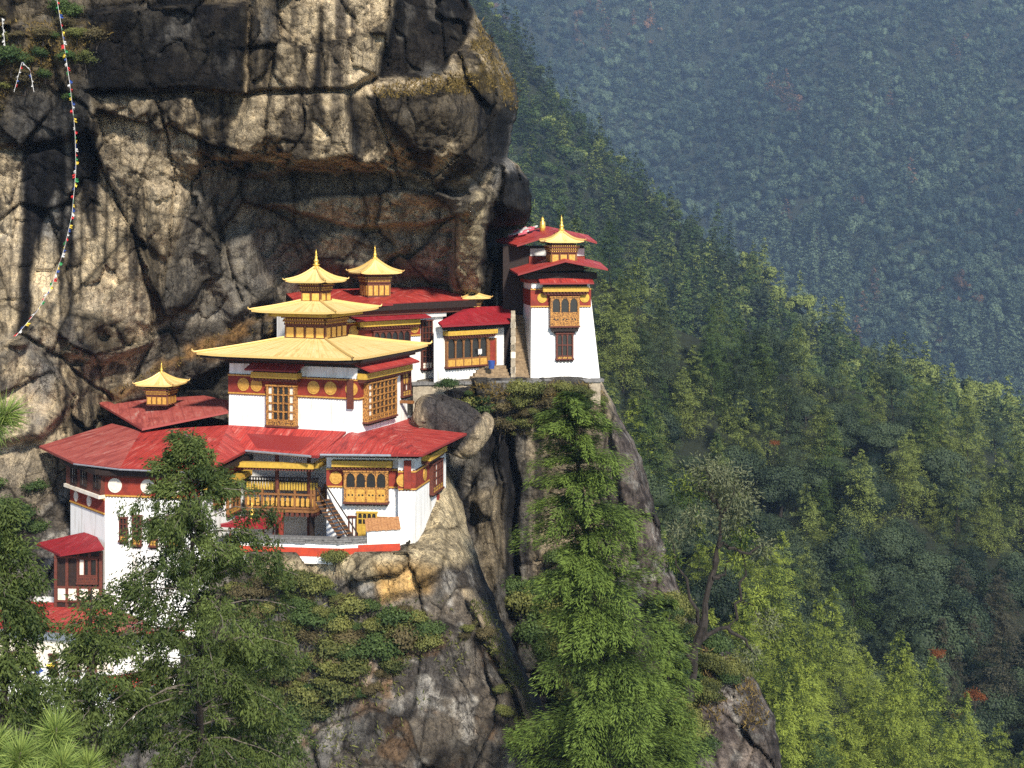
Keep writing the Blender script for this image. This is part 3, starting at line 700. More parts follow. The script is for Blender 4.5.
UP_CRACKS = [([(88, 92), (180, 95), (250, 96), (300, 93), (345, 90), (374, 80)], 1.8, 2.6), ([(246, -40), (246, 95)], 1.5, 3), ([(300, 93), (306, 130), (286, 166)], 1.6, 2.2),
 ([(85, 130), (130, 230), (152, 300), (150, 345), (120, 395)], 1.8, 2.6), ([(160, 100), (176, 170), (172, 250), (165, 300)], 1.6, 2.2), ([(372, 80), (386, 130), (402, 188)], 2.0, 3),
 ([(190, 95), (200, 150), (232, 172)], 1.5, 2.5), ([(20, 335), (60, 360), (110, 400)], 1.6, 3), ([(214, 195), (228, 250), (240, 300)], 1.4, 2.5), ([(320, -20), (322, 90)], .9, 2.5), ([(92, 118), (150, 124)], .8, 2)]
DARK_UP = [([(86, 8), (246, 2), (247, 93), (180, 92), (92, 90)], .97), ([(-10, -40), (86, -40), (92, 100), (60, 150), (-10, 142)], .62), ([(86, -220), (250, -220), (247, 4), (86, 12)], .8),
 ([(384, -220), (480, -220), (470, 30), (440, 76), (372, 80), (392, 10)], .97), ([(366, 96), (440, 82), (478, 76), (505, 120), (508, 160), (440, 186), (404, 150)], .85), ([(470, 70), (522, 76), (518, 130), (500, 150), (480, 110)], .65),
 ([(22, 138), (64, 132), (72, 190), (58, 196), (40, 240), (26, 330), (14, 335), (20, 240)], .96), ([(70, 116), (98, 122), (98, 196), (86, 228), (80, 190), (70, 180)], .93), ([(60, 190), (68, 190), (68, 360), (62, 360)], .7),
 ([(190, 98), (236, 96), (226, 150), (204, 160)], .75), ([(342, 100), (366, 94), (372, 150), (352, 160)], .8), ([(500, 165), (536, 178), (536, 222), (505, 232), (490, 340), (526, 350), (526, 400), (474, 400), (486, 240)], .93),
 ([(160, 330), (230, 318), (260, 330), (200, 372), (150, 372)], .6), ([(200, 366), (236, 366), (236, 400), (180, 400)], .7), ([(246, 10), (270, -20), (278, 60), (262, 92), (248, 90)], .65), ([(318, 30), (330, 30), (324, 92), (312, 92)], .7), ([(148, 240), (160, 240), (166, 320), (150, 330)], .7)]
STREAKS = [([(x0, y0), (x1, y1)], wd, a) for x0, y0, x1, y1, wd, a in ((72, 195, 70, 330, 2.2, .8), (82, 190, 80, 300, 2, .8), (96, 150, 94, 236, 4, .95), (108, 165, 104, 262, 2, .8), (118, 205, 116, 272, 1.8, .7), (127, 190, 127, 250, 1.8, .7), (63, 150, 60, 372, 2.6, .85), (46, 150, 38, 250, 3.5, .9), (150, 105, 149, 150, 2, .6), (322, 10, 318, 88, 3, .85), (331, 25, 326, 76, 2, .7), (290, -10, 297, 66, 2, .5), (268, 10, 265, 86, 4, .8), (256, -20, 254, 90, 4, .8), (30, 150, 26, 330, 2.5, .8), (12, 160, 10, 320, 1.6, .6), (200, 100, 206, 150, 4, .8), (222, 98, 222, 150, 4, .85), (350, 98, 356, 158, 4, .8), (176, 110, 178, 170, 2, .6), (372, 100, 380, 150, 5, .8), (310, 100, 308, 150, 2, .5), (112, 290, 110, 350, 2, .5), (138, 240, 136, 300, 1.8, .5))]
def up_colour(px, py, wx, wy, P, e1, e2):
    n = len(px); f = fbm(P / 7, 4, 400); g_ = fbm(P * np.array([.8, .8, .07]), 4, 401); h = fbm(P / 1.6, 4, 402)
    c = lerp(np.tile(GREY, (n, 1)), np.tile(TAN, (n, 1)), sstep(-.28, .12, f + .25 * h))
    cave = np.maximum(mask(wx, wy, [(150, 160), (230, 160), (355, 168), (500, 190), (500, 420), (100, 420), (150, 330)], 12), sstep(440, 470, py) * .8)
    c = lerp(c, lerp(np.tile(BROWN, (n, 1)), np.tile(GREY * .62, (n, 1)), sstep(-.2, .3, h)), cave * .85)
    c = lerp(c, np.tile(PALE * .72, (n, 1)), mask(wx, wy, [(452, 296), (462, 225), (474, 190), (490, 190), (486, 250), (480, 296)], 5) * .8)
    for poly in ([(92, 98), (190, 98), (204, 150), (172, 262), (152, 340), (100, 356), (72, 330), (74, 190), (100, 190), (86, 130)], [(252, -60), (398, -60), (394, 4), (372, 72), (342, 88), (250, 92)], [(252, 97), (340, 94), (350, 156), (292, 166), (232, 148)], [(-20, 152), (20, 150), (16, 340), (-20, 340)], [(30, 250), (48, 240), (60, 350), (36, 340)]): c = lerp(c, np.tile(TAN, (n, 1)) * (1 + .25 * h)[:, None], mask(wx, wy, poly, 5) * .7)
    for poly in ([(264, 206), (420, 190), (440, 200), (420, 224), (356, 228)], [(320, 232), (350, 232), (346, 255), (322, 252)]): c = lerp(c, np.tile(TAN * .85, (n, 1)), mask(wx, wy, poly, 6) * .65)
    st = sstep(.12, .42, g_ + .25 * f); c = lerp(c, np.tile(BLACK * 2.5, (n, 1)), st * .8 * (1 - .6 * cave))
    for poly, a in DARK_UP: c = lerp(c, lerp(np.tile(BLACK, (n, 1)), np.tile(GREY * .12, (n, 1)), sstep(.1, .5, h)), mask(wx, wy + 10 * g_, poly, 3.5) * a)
    for l, wd, a in STREAKS: c = lerp(c, np.tile(BLACK, (n, 1)), a * np.exp(-(ldist(px + 2.5 * h, py, l) / wd) ** 2) * sstep(-.5, .0, g_ + .3))
    c = lerp(c, np.tile(TAN, (n, 1)), mask(wx, wy, [(424, 184), (436, 154), (452, 138), (458, 144), (446, 172), (432, 186)], 4) * .8)
    c = lerp(c, np.tile(OCHRE * .75, (n, 1)), mask(wx, wy, [(104, 396), (200, 340), (292, 300), (305, 312), (250, 352), (160, 372), (104, 416)], 8) * sstep(-.25, .25, h) * .75)
    c = lerp(c, np.tile(GRASS, (n, 1)), np.maximum(mask(wx, wy, [(438, 78), (470, 50), (478, 20), (500, 50), (520, 96), (512, 110), (490, 90), (450, 92)], 6), .8 * mask(wx, wy, [(-10, 20), (60, 18), (110, 30), (100, 46), (60, 60), (-10, 110)], 8)) * sstep(-.35, .15, h) * .85)
    c = lerp(c, np.tile(GREY * 1.15, (n, 1)), sstep(.2, .5, fbm(P / 3 + 9, 4, 407)) * .45 * (1 - cave))
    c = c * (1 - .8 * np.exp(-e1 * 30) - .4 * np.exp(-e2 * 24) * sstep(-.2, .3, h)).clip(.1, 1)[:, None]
    return np.clip(c, .004, 1)
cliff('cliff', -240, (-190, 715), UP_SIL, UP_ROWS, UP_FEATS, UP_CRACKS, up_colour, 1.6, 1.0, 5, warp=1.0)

# the ravine wall below the tower
RV_SIL = [(380, 601), (390, 606), (420, 622), (450, 638), (500, 654), (560, 667), (600, 684), (622, 700), (648, 722), (668, 745), (690, 762), (715, 774), (740, 779), (800, 786), (900, 800)]
RV_ROWS = [(380, [(380, 113), (480, 113.5), (560, 114), (600, 115.5)]), (392, [(380, 111), (480, 112), (560, 113), (600, 114.5)]),
 (430, [(380, 111), (470, 113), (500, 114), (560, 114.5), (640, 114)]), (520, [(380, 110), (470, 113), (500, 115), (560, 115), (600, 113), (655, 114)]),
 (590, [(380, 108), (480, 112), (520, 114.5), (560, 114.5), (600, 111), (670, 112)]), (640, [(380, 106), (500, 109), (560, 110), (620, 107), (712, 108)]),
 (720, [(380, 102), (500, 104), (600, 102), (680, 100), (775, 103)]), (900, [(380, 92), (500, 92), (600, 88), (680, 88), (800, 92)])]
RV_FEATS = [([(476, 420), (505, 420), (512, 600), (500, 640), (470, 600)], -1.0, 5), ([(470, 500), (490, 480), (505, 560), (500, 610)], -1.5, 6), ([(506, 430), (516, 430), (516, 660), (504, 660)], 1.6, 3), ([(598, 380), (640, 450), (660, 540), (640, 560), (610, 430)], -1.6, 5), ([(700, 640), (780, 720), (780, 800), (690, 800)], -2, 8)]
def rv_colour(px, py, wx, wy, P, e1, e2):
    n = len(px); f = fbm(P / 6, 4, 500); h = fbm(P / 1.5, 4, 502); g_ = fbm(P * np.array([.9, .9, .06]), 4, 501)
    c = lerp(np.tile(BROWN, (n, 1)), np.tile(GREY * .75, (n, 1)), sstep(-.2, .25, h))
    c = lerp(c, np.tile(TAN * .8, (n, 1)), mask(wx, wy, [(530, 400), (600, 400), (600, 640), (530, 640)], 10) * .8)
    c = lerp(c, np.tile(TAN * .62, (n, 1)), mask(wx, wy, [(468, 495), (500, 480), (506, 560), (486, 600)], 6) * .8)
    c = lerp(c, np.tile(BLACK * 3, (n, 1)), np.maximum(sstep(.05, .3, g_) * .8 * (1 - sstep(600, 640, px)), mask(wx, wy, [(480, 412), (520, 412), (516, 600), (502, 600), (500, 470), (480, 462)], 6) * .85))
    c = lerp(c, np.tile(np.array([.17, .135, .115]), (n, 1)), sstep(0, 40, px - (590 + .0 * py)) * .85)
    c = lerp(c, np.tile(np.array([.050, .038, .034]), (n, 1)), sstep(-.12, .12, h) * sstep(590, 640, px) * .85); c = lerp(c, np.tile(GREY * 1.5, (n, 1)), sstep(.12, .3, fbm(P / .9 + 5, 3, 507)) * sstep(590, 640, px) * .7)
    c = lerp(c, np.tile(TAN, (n, 1)), mask(wx, wy, [(596, 380), (604, 380), (618, 420), (604, 430)], 4) * .8)
    return np.clip(c * (1 - .7 * np.exp(-e1 * 30) - .35 * np.exp(-e2 * 24)).clip(.1, 1)[:, None], .008, 1)
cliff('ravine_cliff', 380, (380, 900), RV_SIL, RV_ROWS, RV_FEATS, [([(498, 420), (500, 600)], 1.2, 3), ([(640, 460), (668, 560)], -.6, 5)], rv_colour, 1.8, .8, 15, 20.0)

# the buttress that carries the front buildings
BT_SIL = [(462, 449), (480, 453), (500, 461), (530, 469), (570, 481), (610, 498), (650, 516), (700, 540), (768, 566), (900, 625)]
BT_ROWS = [(462, [(-250, 106), (200, 106), (300, 106), (400, 106), (440, 105.5), (450, 107)]), (500, [(-250, 105), (250, 105.5), (330, 105.5), (400, 103), (440, 101.5), (460, 105)]),
 (520, [(-250, 104), (200, 104), (300, 104), (380, 102), (410, 100.5), (440, 99), (465, 103)]), (544, [(-250, 103), (225, 102), (250, 101), (385, 101), (402, 96.6), (412, 96.2), (440, 96.3), (471, 100.5)]), (552, [(-250, 102), (200, 100), (250, 94.4), (300, 93.8), (400, 93.6), (440, 95), (478, 100)]),
 (572, [(-250, 100), (60, 100), (200, 97), (300, 93.2), (400, 92.6), (440, 93.6), (484, 99)]), (630, [(-250, 97), (60, 97), (170, 96.5), (240, 94), (330, 92), (420, 91.5), (470, 92.5), (506, 98)]),
 (700, [(-250, 93), (60, 93), (200, 92.5), (350, 90.5), (450, 90), (500, 91), (540, 96)]), (768, [(-250, 87), (60, 87), (350, 88.5), (450, 88.5), (530, 90), (568, 95)]), (900, [(-250, 80), (350, 84), (450, 85), (560, 87), (625, 92)])]
BT_FEATS = [([(330, 560), (380, 548), (440, 566), (420, 592), (360, 598)], -.8, 6), ([(466, 596), (480, 596), (520, 670), (568, 768), (620, 900), (596, 900), (546, 768), (500, 670)], -1.3, 3), ([(440, 470), (452, 470), (470, 560), (510, 650), (490, 650), (455, 560)], -.6, 4)]
def bt_colour(px, py, wx, wy, P, e1, e2):
    n = len(px); f = fbm(P / 5, 4, 600); h = fbm(P / 1.2, 4, 602)
    c = lerp(np.tile(GREY * .8, (n, 1)), np.tile(np.array([.13, .108, .085]), (n, 1)), sstep(-.15, .2, f + .3 * h))
    c = lerp(c, np.tile(GREY * 1.7, (n, 1)), sstep(.08, .28, fbm(P / 1.4 + 7, 4, 605)) * .75); c = lerp(c, np.tile(np.array([.045, .038, .034]), (n, 1)), sstep(.1, .3, fbm(P / 1.1 + 17, 4, 606)) * .8)
    c = lerp(c, np.tile(PALE * .95, (n, 1)), mask(wx, wy, [(240, 556), (330, 556), (400, 548), (420, 530), (446, 470), (464, 510), (476, 560), (440, 565), (420, 580), (330, 578), (260, 580)], 7) * .92)
    c = lerp(c, np.tile(ORANGE, (n, 1)), mask(wx, wy, [(372, 562), (410, 558), (436, 566), (432, 590), (380, 600)], 7) * .8)
    c = lerp(c, np.tile(TAN * .75, (n, 1)), mask(px + 2 * h, py, [(462, 590), (474, 590), (520, 672), (572, 780), (562, 790), (508, 676)], 3) * .85)
    c = lerp(c, np.tile(BLACK * 5, (n, 1)), mask(wx, wy, [(452, 540), (470, 552), (500, 640), (560, 800), (590, 800), (520, 640), (480, 560)], 4) * .6)
    c = lerp(c, np.tile(np.array([.20, .10, .035]), (n, 1)), sstep(.12, .3, fbm(P / 1.8 + 3, 4, 608)) * sstep(620, 660, py) * .45)
    return np.clip(c * (1 - .7 * np.exp(-e1 * 30) - .35 * np.exp(-e2 * 24)).clip(.1, 1)[:, None], .008, 1)
cliff('rock_buttress', -240, (462, 900), BT_SIL, BT_ROWS, BT_FEATS, [([(470, 600), (540, 768)], 1.0, 4), ([(445, 640), (470, 700)], .8, 3)], bt_colour, 1.7, .62, 25, 15.0)

# boulder wedged between the temple and the ravine
def boulder(name, c, rad, seed, pts):
    r = np.random.RandomState(seed); n1, n2 = 90, 60; th = np.linspace(0, math.pi, n2); ph = np.linspace(0, 2 * math.pi, n1, endpoint=False)
    TH, PH = np.meshgrid(th, ph, indexing='ij'); d = np.stack([np.sin(TH) * np.cos(PH), np.sin(TH) * np.sin(PH), np.cos(TH)], -1).reshape(-1, 3)
    d2 = np.sign(d) * np.abs(d) ** .55; p = d2 * np.array(rad); tilt = math.radians(pts)
    x = p[:, 0] * math.cos(tilt) + p[:, 2] * math.sin(tilt); z = -p[:, 0] * math.sin(tilt) + p[:, 2] * math.cos(tilt)
    P = np.stack([x + c[0], p[:, 1] + c[1], z + c[2]], 1)
    v, e = facets(P, (2.2, 2.5, 2.0), seed, .8); P += d * (.5 * v + .25 * fbm(P / 1.5, 4, seed) - .15 * np.exp(-e * 12))[:, None]
    h = fbm(P / 1.2, 4, seed + 4); lx = (P[:, 0] - c[0]) / rad[0]
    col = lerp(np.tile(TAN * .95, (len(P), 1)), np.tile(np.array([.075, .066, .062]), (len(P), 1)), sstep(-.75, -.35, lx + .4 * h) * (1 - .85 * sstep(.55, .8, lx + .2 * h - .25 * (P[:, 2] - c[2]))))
    idx = np.arange(n1 * n2).reshape(n2, n1); Q = np.stack([idx[:-1], idx[1:], np.roll(idx, -1, 1)[1:], np.roll(idx, -1, 1)[:-1]], -1).reshape(-1, 4)
    return props(np_mesh(name, P, Q, M['rock'], col=col), kind='structure')
boulder('rock_outcrop', at(450, 424, 106.5), (3.0, 2.3, 1.7), 71, 26)
# ------------------------------------------------------------------ building tools
def bar_window(parent, f, s0, s1, z0, z1, d=.35, cols=4, rows=3, white=(), panel=0.0, frame='wood', arch=False, name='window', bw=.055, sill=True, panemat='pane', slots=True, panelmat='gold_wood'):
    """projecting timber window: backing box, lattice of bars, dark panes, carved lower panel, sill and tassel board"""
    wd = s1 - s0; zp = z0 + (z1 - z0) * panel; fr = MB()
    fr.box(f, s0, s1, z0, z1, -.05, d - .14)
    fr.box(f, s0, s0 + bw * 1.6, z0, z1, d - .14, d + .012); fr.box(f, s1 - bw * 1.6, s1, z0, z1, d - .14, d + .012)
    fr.box(f, s0 - .05, s1 + .05, z1, z1 + .10, -.05, d + .06)
    cw = (wd - 2 * bw) / cols
    for i in range(1, cols): fr.box(f, s0 + bw + cw * i - bw / 2, s0 + bw + cw * i + bw / 2, z0 + .002, z1 - .002, d - .14, d)
    rh = (z1 - zp) / rows
    for j in range(rows + 1):
        zc = zp + rh * j; fr.box(f, s0 + .003, s1 - .003, max(z0, zc - bw / 2), min(z1 - .001, zc + bw / 2), d - .14, d - .006)
    if arch:
        for i in range(cols):
            a0, a1 = s0 + bw + cw * i, s0 + bw + cw * (i + 1); c = (a0 + a1) / 2; r = cw * .40; zs = z1 - cw * .62
            arc = [(c + r * math.cos(t), zs + r * 1.25 * math.sin(t)) for t in [k * math.pi / 2 / 6 for k in range(7)]]
            fr.poly_on(f, [(a1, zs)] + [(a1, z1 - .01), (c, z1 - .01)] + arc[::-1], d - .10, d - .02)
            fr.poly_on(f, [(a0, z1 - .01), (a0, zs)] + [(2 * c - x, z) for x, z in arc] + [(c, z1 - .01)], d - .10, d - .02)
    w = fr.build(name, M[frame], parent)
    pn, wh = MB(), MB()
    for i in range(cols):
        a0, a1 = s0 + bw + cw * i, s0 + bw + cw * (i + 1)
        for j in range(rows): (wh if i in white else pn).box(f, a0, a1, zp + rh * j, zp + rh * (j + 1), d - .14, d - .115)
    if pn.v: pn.build('pane', M[panemat], w)
    if wh.v: wh.build('shutter', M['white_pane'], w)
    if panel > 0:
        pl = MB(); pl.box(f, s0 + bw * 1.6, s1 - bw * 1.6, z0, zp, d - .14, d - .03, 0)
        if slots:
            for i in range(cols):
                a0 = s0 + bw + cw * i
                for q in (.32, .68): pl.disc(f, a0 + cw * q, z0 + (zp - z0) * .5, min(cw * .10, .09), d - .03, d - .027, 1, 8)
        pl.build('panel', [M[panelmat], M['pane']], w)
    if sill:
        sl = MB(); sl.box(f, s0 - .06, s1 + .06, z0 - .12, z0, -.05, d + .08, 0); n = max(4, int(wd / .28)); st = wd / n
        for k in range(n): sl.box(f, s0 + st * (k + .15), s0 + st * (k + .85), z0 - .27, z0 - .12, .0, d - .02, 1)
        sl.build('sill', [M['red_wood'], M['dark_wood']], w)
    return w

def hood(parent, f, s0, s1, z, d=.6, beam=.34, roof=True, roof_mat='red_roof', rise=.45, out=.45, gap=.25, s_ext=.25):
    """painted yellow beam with brackets over a window and its own small sheet roof"""
    b = MB(); b.box(f, s0, s1, z, z + beam, .02, d, 0); n = max(5, int((s1 - s0) / .26)); st = (s1 - s0) / n
    for k in range(n):
        b.box(f, s0 + st * (k + .2), s0 + st * (k + .8), z - .13, z, .02, d - .08, 1)
        b.box(f, s0 + st * (k + .3), s0 + st * (k + .7), z + beam * .32, z + beam * .68, d, d + .02, 2)
    b.box(f, s0 + .1, s1 - .1, z - .26, z - .13, .02, d - .22, 1)
    h = b.build('cornice', [M['yellow'], M['red_wood'], M['gold_wood']], parent)
    if roof:
        r = MB(); zz = z + beam + gap
        r.box(f, s0 + .1, s1 - .1, z + beam, zz - .02, .02, d - .15, 1)
        r.slab([f.pt(s0 - s_ext, zz, d + out), f.pt(s1 + s_ext, zz, d + out), f.pt(s1 + s_ext, zz + rise, -.05), f.pt(s0 - s_ext, zz + rise, -.05)], .12)
        r.build('hood_roof', [M[roof_mat], M['dark_wood']], parent)
    return h

def band(parent, f, s0, s1, z0, z1, discs=(), discmat='gold_wood', r=None, proud=.05, mat='maroon'):
    """painted band with round medallions and a row of dentils above and below"""
    b = MB(); b.box(f, s0, s1, z0, z1, .002, proud, 0)
    for zz in (z0 - .10, z1):
        b.box(f, s0, s1, zz, zz + .10, .002, proud + .05, 1); n = max(3, int((s1 - s0) / .22)); st = (s1 - s0) / n
        for k in range(n): b.box(f, s0 + st * (k + .2), s0 + st * (k + .75), zz - .06 if zz < z0 else zz + .10, zz if zz < z0 else zz + .16, .002, proud + .03, 2)
    o = b.build('frieze_band', [M[mat], M['gold_wood'], M['red_wood']], parent)
    rr = r or (z1 - z0) * .40
    for px in discs:
        c = f.hit(px, 0)[0]; m = MB(); m.disc(f, c, (z0 + z1) / 2, rr, proud, proud + .05, 0, 24); m.disc(f, c, (z0 + z1) / 2, rr * .72, proud + .05, proud + .075, 0, 24)
        m.build('medallion', M[discmat], o)
    return o

def prism_wall(name, parent, foot, z0, z1, mat='white', batter=0.0, cen=None):
    n = len(foot); c = cen or (sum(p[0] for p in foot) / n, sum(p[1] for p in foot) / n); top = [(p[0] + (c[0] - p[0]) * batter, p[1] + (c[1] - p[1]) * batter) for p in foot]
    m = MB(); vs = [(x, y, z0) for x, y in foot] + [(x, y, z1) for x, y in top]
    m.add(vs, [list(range(n - 1, -1, -1)), list(range(n, 2 * n))] + [[i, (i + 1) % n, (i + 1) % n + n, i + n] for i in range(n)])
    return m.build(name, M[mat], parent)

class Fr:
    """plan frame: u to the right along the front, v away from the viewer"""
    def __init__(s, c, deg): a = math.radians(deg); s.c = Vector((c[0], c[1], 0)); s.u = Vector((math.cos(a), -math.sin(a), 0)); s.v = Vector((math.sin(a), math.cos(a), 0))
    def p(s, a, b, z): q = s.c + s.u * a + s.v * b; return Vector((q.x, q.y, z))
    def front(s, a0, b): return Face(s.p(a0, b, 0), s.u)
    def right(s, a, b0): return Face(s.p(a, b0, 0), s.v)
    def left(s, a, b1): return Face(s.p(a, b1, 0), -s.v)
    def rect(s, hx, hy): return [tuple(s.p(x, y, 0)[:2]) for x, y in ((-hx, -hy), (hx, -hy), (hx, hy), (-hx, hy))]

def pagoda_roof(parent, fr, hx, hy, ze, tx, ty, zt, upturn=.3, th=.16, mat='gold', n=10, sag=.12, tip=True, name='roof', soffit='dark_wood'):
    """hipped roof of four slightly hollow sheets with lifted corners, hip ridges and curled tips"""
    m = MB(); rows = 7
    def P(side, a, t):
        hxx, hyy = hx + (tx - hx) * t, hy + (ty - hy) * t
        z = ze + (zt - ze) * t - sag * math.sin(math.pi * t) * (zt - ze) + .45 * upturn * (abs(a) ** 6) * (1 - t) ** 2
        x, y = {0: (a * hxx, -hyy), 1: (hxx, a * hyy), 2: (-a * hxx, hyy), 3: (-hxx, -a * hyy)}[side]
        return fr.p(x, y, z)
    for sd in range(4):
        g = [[P(sd, -1 + 2 * i / n, j / rows) for i in range(n + 1)] for j in range(rows + 1)]
        w_ = hx if sd % 2 == 0 else hy; dp = (hy - ty) if sd % 2 == 0 else (hx - tx)
        vs = [p for r_ in g for p in r_]; lo = [p - Vector((0, 0, th)) for r_ in g for p in r_]; N = n + 1
        fs = []; uv = []
        for j in range(rows):
            for i in range(n):
                fs.append([j * N + i, j * N + i + 1, (j + 1) * N + i + 1, (j + 1) * N + i])
                uv.append([((-1 + 2 * ii / n) * w_, jj / rows * dp) for ii, jj in ((i, j), (i + 1, j), (i + 1, j + 1), (i, j + 1))])
        m.add(vs, fs, 0, uv); m.add(lo, [f[::-1] for f in fs], 1)
        m.add(vs[:N] + lo[:N], [[i + 1, i, N + i, N + i + 1] for i in range(n)], 0)
        hip = [P(sd, 1, j / rows) + Vector((0, 0, .05)) for j in range(rows + 1)]; m.tube(hip, [.09] * len(hip), 5, 0)
        if tip:
            c = hip[0]; o = (c - fr.p(0, 0, c.z)).normalized(); k = .035 * max(hx, 1.6) ** .7 + .06
            m.tube([c - o * k * .6, c + o * k, c + o * k * 1.7 + Vector((0, 0, k * .5)), c + o * k * 1.8 + Vector((0, 0, k * 1.3))], [k * .45, k * .42, k * .33, k * .08], 6, 0)
    return m.build(name, [M[mat], M[soffit]], parent)

def finial(parent, x, y, z, h, mat='gold_fin'):
    m = MB(); k = h
    m.lathe(x, y, [(.17 * k, z - .03 * k), (.17 * k, z + .03 * k), (.11 * k, z + .07 * k), (.11 * k, z + .14 * k), (.19 * k, z + .19 * k), (.19 * k, z + .22 * k), (.08 * k, z + .26 * k), (.13 * k, z + .36 * k), (.13 * k, z + .42 * k), (.06 * k, z + .52 * k), (.085 * k, z + .60 * k), (.04 * k, z + .68 * k), (.055 * k, z + .75 * k), (.008 * k, z + k)], 14)
    return m.build('finial', M[mat], parent, True)

def lantern_body(parent, fr, hx, hy, z0, z1, nx, ny, panel='gold_wood', frame='red_wood', name='drum'):
    """timber drum of carved panels with stepped brackets under the eaves"""
    d = MB(); d.prism([fr.p(x, y, z1) for x, y in ((-hx, -hy), (hx, -hy), (hx, hy), (-hx, hy))], (0, 0, z0 - z1), 0)
    o = d.build(name, M[frame], parent); h = z1 - z0; pl, br = MB(), MB()
    for f, w, n in ((fr.front(-hx, -hy), 2 * hx, nx), (fr.right(hx, -hy), 2 * hy, ny), (fr.left(-hx, hy), 2 * hy, ny)):
        st = w / n
        for k in range(n):
            pl.box(f, st * (k + .14), st * (k + .86), z0 + h * .08, z0 + h * .44, .004, .05)
            br.box(f, st * (k + .0), st * (k + .10), z0 + h * .04, z0 + h * .50, .004, .08, 1)
        m_ = n * 4; s2 = w / m_
        for q, (za, zb, dd) in enumerate(((.52, .58, .08), (.64, .71, .15), (.78, .86, .24))):
            br.box(f, -dd, w + dd, z0 + h * za, z0 + h * zb, .004, dd, 0 if q != 1 else 1)
            for k in range(m_): br.box(f, s2 * (k + .2), s2 * (k + .7), z0 + h * zb, z0 + h * (zb + .045), .004, dd + .05, 2)
    pl.build('panel', M[panel], o); br.build('bracket', [M['red_wood'], M['wood'], M['gold_wood']], o)
    return o

def xy(p): return (p.x, p.y)
# ------------------------------------------------------------------ main temple with three gilded roofs
A0 = 21.0
fm = Fr(xy(at(358, 430, 100.0)), A0)                       # front right wall corner
W_, D_ = 10.75, 8.3
T = thing('temple', 'white temple topped by three tiers of gilded pagoda roofs, in the middle of the cluster', 'temple', fm.p(-W_ / 2, D_ / 2, -14.8))
foot = [xy(fm.p(-W_, 0, 0)), xy(fm.p(0, 0, 0)), xy(fm.p(0, D_, 0)), xy(fm.p(-W_, D_, 0))]
prism_wall('wall', T, foot, -17.0, -9.25, 'white', .012)
ff, fr_ = fm.front(-W_, 0), fm.right(0, 0)
band(T, ff, 0.02, W_ + .05, -12.0, -10.78, (244, 257, 314, 331, 352))
band(T, fr_, 0.0, D_ - 2.2, -12.0, -10.78, (405,))
s0, s1, z0, z1 = ff.rect(269, 386, 298, 425)
bar_window(T, ff, s0, s1, z0, z1, .42, 5, 4, (0, 4), .14, 'carved', bw=.10, panelmat='carved')
hood(T, ff, ff.hit(256, 0)[0], ff.hit(302, 0)[0], zat(382, 99.3), .75, .42)
s0, s1, z0, z1 = fr_.rect(363, 381, 392, 418)
bar_window(T, fr_, s0, s1, z0, z1, .42, 7, 5, (0,), .14, 'carved', bw=.09, panelmat='carved')
hood(T, fr_, fr_.hit(357, 0)[0], fr_.hit(404, 0)[0], zat(377, 101.6), .75, .42)
s0, s1, z0, z1 = fr_.rect(401, 371, 409.5, 395); bar_window(T, fr_, s0, s1, z0, z1, .16, 3, 3, (1,), .2, 'red_wood')
m = MB(); s0 = ff.hit(348, 0)[0]; m.box(ff, s0, s0 + .5, zat(409, 100), zat(380, 100), .06, .2); m.build('post', M['red_wood'], T)
# dark timber layers under the big roof
m = MB()
for k, (o, za, zb) in enumerate(((.12, -9.85, -9.62), (.45, -9.60, -9.40), (.85, -9.38, -9.2))):
    m.prism([fm.p(x, y, zb) for x, y in ((-W_ - o, -o), (o, -o), (o, D_ + o), (-W_ - o, D_ + o))], (0, 0, za - zb), k % 2)
m.build('eave_timbers', [M['dark_wood'], M['red_wood']], T)
Cm = Vector((-14.77, 105.6, 0)); fc = Fr((Cm.x, Cm.y), A0)
pagoda_roof(T, fc, 6.35, 6.35, -9.0, 1.75, 1.75, -8.05, .22, .16, sag=.02, name='lower_roof')
m = MB()                                                    # gilded fascia board under the big eave
for f, w in ((fc.front(-6.2, -6.2), 12.4), (fc.right(6.2, -6.2), 12.4)): m.box(f, 0, w, -9.32, -9.14, -.3, -.02)
m.build('fascia', M['dark_wood'], T)
lantern_body(T, fc, 1.68, 1.68, -8.15, -6.1, 4, 4, 'panel_gold', name='middle_storey')
m = MB()
for sx in (fc.front(-2.6, -2.6), fc.right(2.6, -2.6), fc.left(-2.6, 2.6)): m.box(sx, 0, 5.2, -6.42, -6.10, -.3, 0)
m.build('cornice', M['yellow'], T)
pagoda_roof(T, fc, 3.5, 3.5, -5.98, .85, .85, -5.32, .18, .14, sag=.03, name='middle_roof')
lantern_body(T, fc, .80, .80, -5.4, -3.9, 2, 2, 'panel_gold', name='lantern')
rf = pagoda_roof(T, fc, 1.68, 1.68, -3.85, .06, .06, -2.8, .22, .10, name='upper_roof', sag=.16)
finial(T, Cm.x, Cm.y, -2.9, 1.45)
m = MB(); p = fm.p(.0, 7.2, zat(404, 106)); m.box(fr_, 6.9, 7.15, p.z, p.z + .22, 0, 1.1); m.build('spout', M['wood'], T)

